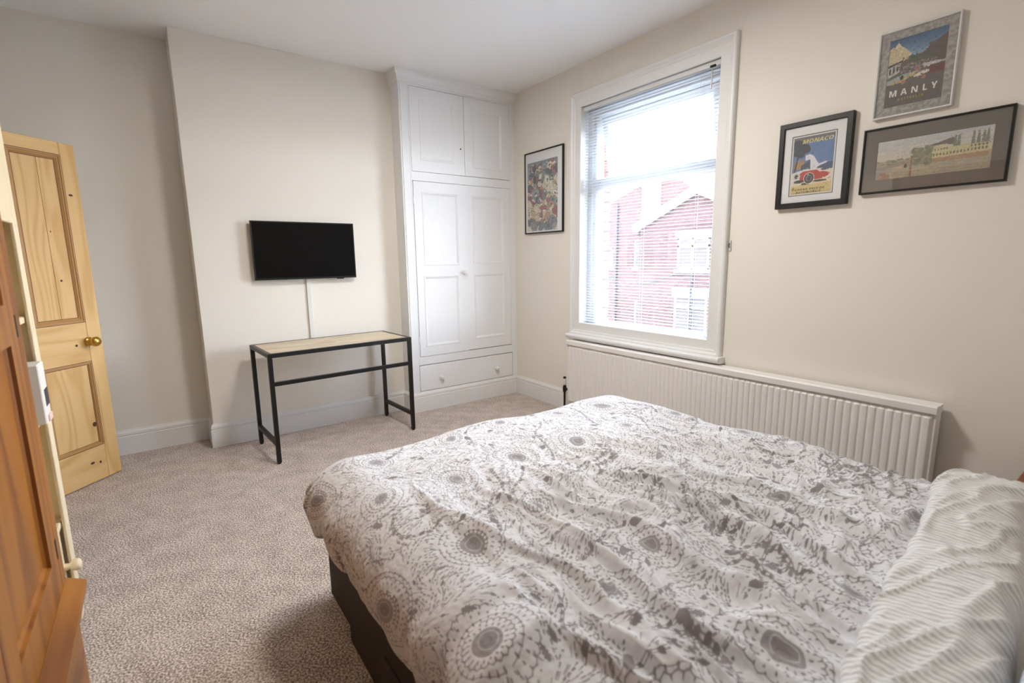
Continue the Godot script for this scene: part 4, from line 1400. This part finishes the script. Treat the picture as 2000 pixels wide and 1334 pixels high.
	for q in [0.695, 0.725, 0.84, 0.88, 0.92, 0.95]:
		p.poly([[q - 0.016, 0.38], [q - 0.008, 0.10 if q > 0.8 else 0.14], [q, 0.07 if q > 0.8 else 0.12], [q + 0.008, 0.12], [q + 0.016, 0.38]], Color(0.46, 0.49, 0.42))
	for i in 90:
		p.oval(r.randf_range(0.34, 0.50), r.randf_range(0.30, 0.70), 0.02, 0.045, Color(0.42, 0.45, 0.36).lerp(Color(0.62, 0.58, 0.44), r.randf()))
	for i in 60:
		p.oval(r.randf_range(0.0, 0.32), r.randf_range(0.52, 0.64), 0.022, 0.03, Color(0.48, 0.49, 0.36).lerp(Color(0.68, 0.64, 0.50), r.randf()))
	p.poly([[0.0, 0.68], [0.30, 0.58], [0.32, 0.64], [0.02, 0.76]], Color(0.60, 0.53, 0.47))
	p.oval(0.24, 0.72, 0.06, 0.04, Color(0.74, 0.64, 0.52))
	p.oval(0.285, 0.70, 0.016, 0.05, Color(0.28, 0.25, 0.22))
	p.poly([[0.325, 0.46], [0.345, 0.46], [0.345, 0.98], [0.325, 0.98]], Color(0.56, 0.42, 0.30))
	p.poly([[0, 0.80], [0.06, 0.78], [0.04, 1], [0, 1]], Color(0.58, 0.53, 0.52))
	for i in 20:
		p.oval(r.randf_range(0.05, 0.14), r.randf_range(0.80, 1.0), 0.012, 0.03, Color(0.58, 0.40, 0.33))
	p.strokes(19, 2600, 0.007)
	p.mottle(9, 0.08)
	pr = picture("framed_watercolour", "long dark-framed watercolour of a riverside palace with grey-brown mount, lowest of the right-hand pictures", 2.840, 1.522, 3.334, 1.804, 0.008, 0.026, M.black, dark_mount, [0.056, 0.056, 0.052, 0.060], print_mat(p.im))
	pr.remove_meta("art_rect")
	get_node("framed_collage/print").remove_meta("art_rect")

func mottled(c0: Color, c1: Color, sd: int) -> Image:
	var n := noise_bytes(256, 0.03, sd, 4)
	var b := PackedByteArray()
	for i in n.size():
		var c := c0.lerp(c1, clampf((n[i] / 255.0 - 0.5) * 2.0 + 0.5, 0, 1))
		b.append_array([int(c.r * 255), int(c.g * 255), int(c.b * 255)])
	return Image.create_from_data(256, 256, false, Image.FORMAT_RGB8, b)

# ------------------------------------------------------------------ bed
const PX := 900.0 # texels to the metre of the duvet print

func duvet_print() -> Image:
	var N := 2048
	var k := Ink.new(N, N)
	var r := RandomNumberGenerator.new()
	r.seed = 99
	var flow := noise(0.0022, 61, 2)
	var med := []
	for j in 8:
		for i in 9:
			var c := Vector2((i + (0.5 if j % 2 else 0.0)) * 250.0 + r.randf_range(-28, 28), j * 290.0 + 60.0 + r.randf_range(-35, 35))
			med.append([c, r.randf_range(72, 118), r.randf_range(-0.6, 0.6)])
	for m in med:
		medallion(k, m[0], m[1], m[2], r)
	# winding double stems with leaves
	for i in 170:
		var p := Vector2(r.randf() * N, r.randf() * N)
		var ang := r.randf() * TAU
		var L := PackedVector2Array()
		var R := PackedVector2Array()
		var bend := r.randf_range(-0.06, 0.06)
		for s in 46:
			var hit := false
			for m in med:
				if (p - m[0]).length() < m[1] * 0.95:
					hit = true
					break
			if hit:
				break
			ang += flow.get_noise_2d(p.x, p.y) * 0.3 + bend
			var d := Vector2.from_angle(ang)
			var n := d.orthogonal()
			L.append(p + n * 2.6)
			R.append(p - n * 2.6)
			if s % 4 == 3:
				leaf(k, p + n * 4.0, ang + 0.8, r.randf_range(11, 22), false, r)
			if s % 4 == 1:
				leaf(k, p - n * 4.0, ang - 0.8, r.randf_range(10, 20), false, r)
			p += d * 8.0
		if L.size() > 4:
			k.curve(L, 0.9, 165)
			k.curve(R, 0.9, 165)
			leaf(k, p, ang, r.randf_range(24, 40), r.randf() < 0.6, r)
	# drops, dashes and dots in the ground between, set in lines that follow the stems
	for i in 30000:
		var p := Vector2(r.randf() * (N - 1), r.randf() * (N - 1))
		if k.a[int(p.y) * N + int(p.x)] > 20:
			continue
		var free := true
		for m in med:
			if (p - m[0]).length() < m[1] * 0.9:
				free = false
				break
		if not free:
			continue
		var d := Vector2.from_angle(flow.get_noise_2d(p.x * 1.5, p.y * 1.5) * 5.0 + 0.6)
		var t := r.randf()
		if t < 0.015:
			leaf(k, p, d.angle(), r.randf_range(22, 36), r.randf() < 0.5, r)
		elif t < 0.07:
			k.line(p, p + d * r.randf_range(6, 10), 3.4, 1.2, 160)
		elif t < 0.40:
			for q in 3:
				k.line(p, p + d * r.randf_range(4, 7), 1.0, 1.6, 165)
				p += d * 11.0 + d.orthogonal() * r.randf_range(-2, 2)
		elif t < 0.8:
			k.line(p, p + d * r.randf_range(8, 20), 0.8, 1.0, 140)
		else:
			k.disc(p.x, p.y, r.randf_range(1.3, 2.4), 165)
	return k.colored(Color(0.855, 0.855, 0.865), Color(0.40, 0.365, 0.37))

func oval_points(c: Vector2, rx: float, ry: float, turn: float, n := 40) -> PackedVector2Array:
	var P := PackedVector2Array()
	for i in n + 1:
		var t := TAU * i / n
		P.append(c + Vector2(cos(t) * rx, sin(t) * ry).rotated(turn))
	return P

func medallion(k: Ink, c: Vector2, R: float, turn: float, r: RandomNumberGenerator) -> void:
	var q := r.randf_range(0.68, 0.9)
	k.fill(oval_points(c, R * 0.30 * q, R * 0.32, turn), 130)
	k.fill(oval_points(c + Vector2(R * 0.03, 0), R * 0.20 * q, R * 0.22, turn), 60)
	k.fill(oval_points(c + Vector2(R * 0.03, 0), R * 0.175 * q, R * 0.195, turn), 150)
	k.curve(oval_points(c, R * 0.09 * q, R * 0.10, turn, 16), 1.0, 200)
	var rho := r.randf_range(0.37, 0.42)
	var step := r.randi() % 3
	while rho < 1.02:
		var n := int((10 + rho * 24) * R / 95.0)
		var shift := c + Vector2(r.randf_range(-2, 2), r.randf_range(-2, 2))
		var len := r.randf_range(0.05, 0.10)
		for i in n:
			if r.randf() < 0.06:
				continue
			var t := TAU * (i + 0.5 * (step % 2)) / n
			var t2 := TAU * (i + 1 + 0.5 * (step % 2)) / n
			var d := Vector2(cos(t) * q, sin(t)).rotated(turn)
			var d2 := Vector2(cos(t2) * q, sin(t2)).rotated(turn)
			var dm := ((d + d2) * 0.5)
			if step % 3 == 0: # scallops
				k.line(shift + d * R * rho, shift + dm * R * (rho + 0.045), 1.0, 1.3, 150)
				k.line(shift + dm * R * (rho + 0.045), shift + d2 * R * rho, 1.3, 1.0, 150)
				k.line(shift + d * R * rho, shift + d * R * (rho - len * 0.7), 1.8, 0.8, 170)
			elif step % 3 == 1: # teeth hanging on a line
				k.line(shift + d * R * rho, shift + d2 * R * rho, 0.9, 0.9, 150)
				k.line(shift + d * R * rho, shift + d * R * (rho - len), 2.2, 0.7, 180)
			else: # loose drops
				k.line(shift + d * R * (rho + 0.01), shift + d * R * (rho - len * 0.5), 1.9, 1.2, 160)
		rho += r.randf_range(0.11, 0.165)
		step += 1

func leaf(k: Ink, p: Vector2, ang: float, len: float, serrated: bool, r: RandomNumberGenerator) -> void:
	var d := Vector2.from_angle(ang)
	var n := d.orthogonal()
	var P := PackedVector2Array()
	var Q := PackedVector2Array()
	var w := len * r.randf_range(0.2, 0.32)
	var m := 10
	for i in m + 1:
		var t := float(i) / m
		var s := sin(pow(t, 0.8) * PI) * w
		if serrated and i % 2 == 0:
			s *= 0.55
		P.append(p + d * len * t + n * s)
		Q.append(p + d * len * t - n * s)
	Q.reverse()
	P.append_array(Q)
	k.fill(P, r.randi_range(135, 200))

# the duvet lies over the bed: u across, v along the bed, h above its own surface
const XL := -2.205
const XR := -0.93
const ZF := 2.165
const EDGE := 0.335
const LIP := 0.022
var dn: Array = []
var fold_amp := 1.0

func hem(v: float) -> float: # how far the left side hangs, measured over the edge
	return EDGE - 0.075 * exp(-pow((v - 2.30) / 0.09, 2.0)) + 0.012 * sin(v * 9.0)

func top_y(x: float, z: float) -> float:
	var y: float = 0.568 + 0.022 * dn[0].get_noise_2d(x * 1.6, z * 1.6)
	# long folds run down the bed on the near side, bunched towards the turned-back end
	var far := smoothstep(2.40, 3.0, z) * fold_amp * (1.0 - 0.7 * smoothstep(3.40, 3.52, z))
	var near := 0.30 + 0.70 * smoothstep(-1.05, -1.6, x)
	var wx: float = x + 0.10 * dn[1].get_noise_2d(x * 1.2, z * 1.5) + 0.03 * (z - 3.0)
	var n: float = dn[2].get_noise_2d(wx * 5.2, z * 0.85)
	var ridge := clampf(1.0 - 3.2 * absf(n), 0.0, 1.0)
	y += 0.031 * ridge * ridge * (3.0 - 2.0 * ridge) * far * near
	var m: float = dn[3].get_noise_2d(wx * 9.0 + z * 2.0, z * 1.6 + 7.0)
	var r2 := clampf(1.0 - 3.4 * absf(m), 0.0, 1.0)
	y += 0.014 * r2 * r2 * smoothstep(2.25, 2.9, z) * fold_amp * (1.0 - 0.7 * smoothstep(3.40, 3.52, z)) * (0.55 + 0.45 * near)
	# cross rumples against the fold
	var c: float = dn[2].get_noise_2d(x * 3.0 + 40.0, z * 5.0 + x * 3.0)
	var r3 := clampf(1.0 - 3.0 * absf(c), 0.0, 1.0)
	y += 0.014 * r3 * r3 * smoothstep(2.95, 3.3, z) * fold_amp * smoothstep(-2.2, -1.2, x)
	y += 0.0022 * dn[3].get_noise_2d(x * 30.0, z * 30.0)
	return y

func drape(u: float, v: float, h: float) -> Vector3:
	var ex := maxf(0.0, XL - u)
	var sx := -1.0
	if u > XR:
		ex = u - XR
		sx = 1.0
	var ez := maxf(0.0, ZF - v)
	var px := clampf(u, XL, XR)
	var pz := maxf(v, ZF)
	var ty := top_y(px, pz)
	var big := maxf(ex, ez)
	if big <= 0.0:
		return Vector3(px, ty + h, pz)
	var dir := Vector2(sx * ex, -ez).normalized()
	var sq := absf(dir.x * dir.y) * 2.0
	var lim := EDGE + 0.02 * sq
	if ez <= 0.0 and sx < 0.0:
		lim = hem(v)
	elif ez > 0.0 and sx < 0.0 and ex > 0.0:
		lim = lerpf(hem(ZF), EDGE + 0.05, minf(1.0, sq * 1.6))
	var e := big * lim / EDGE if big < EDGE else lim + (big - EDGE)
	var A := 0.175
	var B := 0.135
	var arc := 0.245
	var out := 0.0
	var down := 0.0
	var tilt := 0.0
	var ee := minf(e, lim)
	if ee < arc:
		tilt = ee / arc * PI / 2.0
		out = A * sin(tilt)
		down = B * (1.0 - cos(tilt))
	else:
		tilt = PI / 2.0
		out = A - (ee - arc) * 0.22
		down = B + (ee - arc) * 0.97
	var per := (v if ez <= 0.0 else u) * 1.0 + sq * 0.3
	var wave: float = dn[0].get_noise_2d(per * 4.5, 3.0 * sx) + 0.3 * dn[3].get_noise_2d(per * 8.0, e * 4.0)
	out += 0.020 * wave * smoothstep(0.05, 0.3, ee) + 0.012 * sq * smoothstep(0.1, 0.3, ee)
	if e > lim: # the rounded underside of the hem
		out -= (e - lim) * 1.0
		down += 0.004 * sin((e - lim) / LIP * PI)
	out += h * sin(tilt)
	return Vector3(px + dir.x * out, ty - down + h * cos(tilt), pz + dir.y * out)

func build_bed() -> void:
	dn = [noise(1.0, 71, 2), noise(1.0, 72, 2), noise(1.0, 73, 2), noise(1.0, 74, 2)]
	var b := thing("divan_bed", "double divan bed with dark brown base under the patterned duvet", "bed", Vector3(-1.55, 0, 3.07))
	obj("divan_base", boxed(Vector3(-0.75, 0.012, -1.035), Vector3(0.75, 0.34, 1.03), 0.012), M.divan, b)
	obj("mattress", boxed(Vector3(-0.75, 0.341, -1.035), Vector3(0.75, 0.535, 1.08), 0.05), M.mattress, b)
	for z in [-0.765, 0.02]:
		var dr := obj("drawer", boxed(Vector3(-0.764, 0.004, z), Vector3(-0.75, 0.30, z + 0.74), 0.004), M.divan, b)
		obj("pull", boxed(Vector3(-0.768, 0.15, z + 0.32), Vector3(-0.762, 0.175, z + 0.42), 0.002), M.black, dr)
	for x in [-0.68, 0.68]:
		for z in [-0.95, 0.95]:
			obj("glide", boxed(Vector3(x - 0.025, 0, z - 0.025), Vector3(x + 0.025, 0.015, z + 0.025), 0.003), M.black, b)
	# the duvet
	var d := thing("duvet", "white duvet printed with grey-brown paisley medallions, rumpled over the bed", "duvet", Vector3.ZERO)
	var cover := mat(Color.WHITE, 0.95)
	cover.albedo_texture = tex(duvet_print())
	var crinkle := noise_tex(512, 0.035, 81, 3)
	relief(cover, crinkle_for_print(), 0.35)
	cover.rim_enabled = true
	cover.rim = 0.25
	var u0 := XL - EDGE - LIP
	var u1 := XR + EDGE + LIP
	var v0 := ZF - EDGE - LIP
	var v1 := 3.66
	var nx := 300
	var ny := 270
	var P := PackedVector3Array()
	var U := PackedVector2Array()
	P.resize(nx * ny)
	U.resize(nx * ny)
	for j in ny:
		var v := lerpf(v0, v1, float(j) / (ny - 1))
		for i in nx:
			var u := lerpf(u0, u1, float(i) / (nx - 1))
			P[j * nx + i] = drape(u, v, 0.0)
			U[j * nx + i] = Vector2((u - u0) * PX / 2048.0, (v - v0) * PX / 2048.0)
	# the print follows the cloth over its folds: lengths across, evened out along the bed
	var lens: Array[PackedFloat32Array] = []
	for j in ny:
		var l := PackedFloat32Array()
		l.resize(nx)
		for i in range(1, nx):
			l[i] = l[i - 1] + (P[j * nx + i] - P[j * nx + i - 1]).length()
		lens.append(l)
	for i in nx:
		for j in ny:
			var sum := 0.0
			var count := 0
			for q in range(maxi(0, j - 36), mini(ny, j + 37), 6):
				sum += lens[q][i]
				count += 1
			U[j * nx + i].x = (0.25 * (i * (u1 - u0) / (nx - 1)) + 0.75 * sum / count) * PX / 2048.0
	put("cover", grid_mesh(nx, ny, P, U), cover, d)
	# the head end turned back, showing the striped reverse
	var k := Ink.new(256, 64)
	for i in 4:
		k.fill(PackedVector2Array([Vector2(i * 64 + 8, -1), Vector2(i * 64 + 32, -1), Vector2(i * 64 + 32, 64), Vector2(i * 64 + 8, 64)]), 150)
	var stripe := mat(Color.WHITE, 0.95)
	stripe.albedo_texture = tex(k.colored(Color(0.92, 0.915, 0.905), Color(0.68, 0.68, 0.68)))
	relief(stripe, crinkle, 0.12)
	fold_amp = 0.2
	var prof := [Vector2(0.020, -0.004), Vector2(0.006, 0.006), Vector2(-0.002, 0.022), Vector2(0.002, 0.040), Vector2(0.014, 0.052), Vector2(0.034, 0.057), Vector2(0.07, 0.060), Vector2(0.11, 0.062), Vector2(0.145, 0.058), Vector2(0.168, 0.046), Vector2(0.182, 0.026), Vector2(0.188, 0.0), Vector2(0.190, -0.05)]
	var nb := 60
	nx = 320
	P = PackedVector3Array()
	U = PackedVector2Array()
	u0 = XL - EDGE + 0.02
	u1 = XR + EDGE - 0.05
	for j in nb:
		var t := float(j) / (nb - 1) * (prof.size() - 1)
		var q := mini(int(t), prof.size() - 2)
		var a: Vector2 = prof[q].cubic_interpolate(prof[q + 1], prof[maxi(q - 1, 0)], prof[mini(q + 2, prof.size() - 1)], t - q)
		for i in nx:
			var u := lerpf(u0, u1, float(i) / (nx - 1))
			var zf: float = 3.445 + (-0.93 - clampf(u, XL, XR)) * 0.118 + 0.012 * dn[0].get_noise_2d(u * 4.0, 5.0)
			var s := smoothstep(0.0, 0.03, a.y)
			var wr: float = 0.010 * s * dn[2].get_noise_2d(u * 4.0 + a.x * 3.0, a.x * 5.0) + 0.009 * s * maxf(0.0, 1.0 - 4.0 * absf(dn[1].get_noise_2d(u * 4.5 - a.x * 8.0, a.x * 5.0 + 3.0)))
			P.append(drape(u, zf + a.x + 0.012 * s * dn[1].get_noise_2d(u * 6.0, 9.0), a.y + wr))
			U.append(Vector2(u / 0.052 + a.x * 0.5, a.x * 4.0 + a.y * 4.0))
	put("turned_back_reverse", grid_mesh(nx, nb, P, U, false), stripe, d, Transform3D(), "off-white reverse with fine grey stripes, folded back")
	# pillow at the head, nearest the camera
	var pl := thing("pillow", "pale blue striped pillow at the head of the bed, behind the turned-back duvet", "pillow", Vector3(-1.86, 0.625, 3.975), 3)
	var ks := Ink.new(256, 64)
	for i in 4:
		ks.fill(PackedVector2Array([Vector2(i * 64 + 6, -1), Vector2(i * 64 + 34, -1), Vector2(i * 64 + 34, 64), Vector2(i * 64 + 6, 64)]), 170)
	var pm := mat(Color.WHITE, 0.95)
	pm.albedo_texture = tex(ks.colored(Color(0.88, 0.89, 0.91), Color(0.58, 0.64, 0.74)))
	P = PackedVector3Array()
	U = PackedVector2Array()
	var np := 48
	for j in np:
		for i in np * 2:
			var lon := TAU * i / (np * 2 - 1)
			var lat := PI * (float(j) / (np - 1) - 0.5)
			var cx := signf(cos(lon)) * pow(absf(cos(lon)), 0.45)
			var cz := signf(sin(lon)) * pow(absf(sin(lon)), 0.45)
			var rr := pow(maxf(cos(lat), 0.0), 0.55)
			var p := Vector3(cx * rr * 0.36, sin(lat) * 0.085 * (1.0 - 0.35 * pow(maxf(absf(cx), absf(cz)) * rr, 6.0)), cz * rr * 0.24)
			p.y += 0.006 * dn[1].get_noise_2d(p.x * 8.0, p.z * 8.0) * cos(lat)
			P.append(p)
			U.append(Vector2(p.x / 0.07, p.z / 0.07))
	put("pillowcase", grid_mesh(np * 2, np, P, U, true), pm, pl)

func crinkle_for_print() -> ImageTexture:
	# fine puckering of the cloth, finer than the print
	var n := 1024
	var a := noise_bytes(n, 0.10, 82, 2)
	var b := noise_bytes(n, 0.03, 83, 2)
	var c := PackedByteArray()
	c.resize(n * n)
	for i in n * n:
		c[i] = int(0.55 * a[i] + 0.45 * b[i])
	return tex(Image.create_from_data(n, n, false, Image.FORMAT_L8, c))
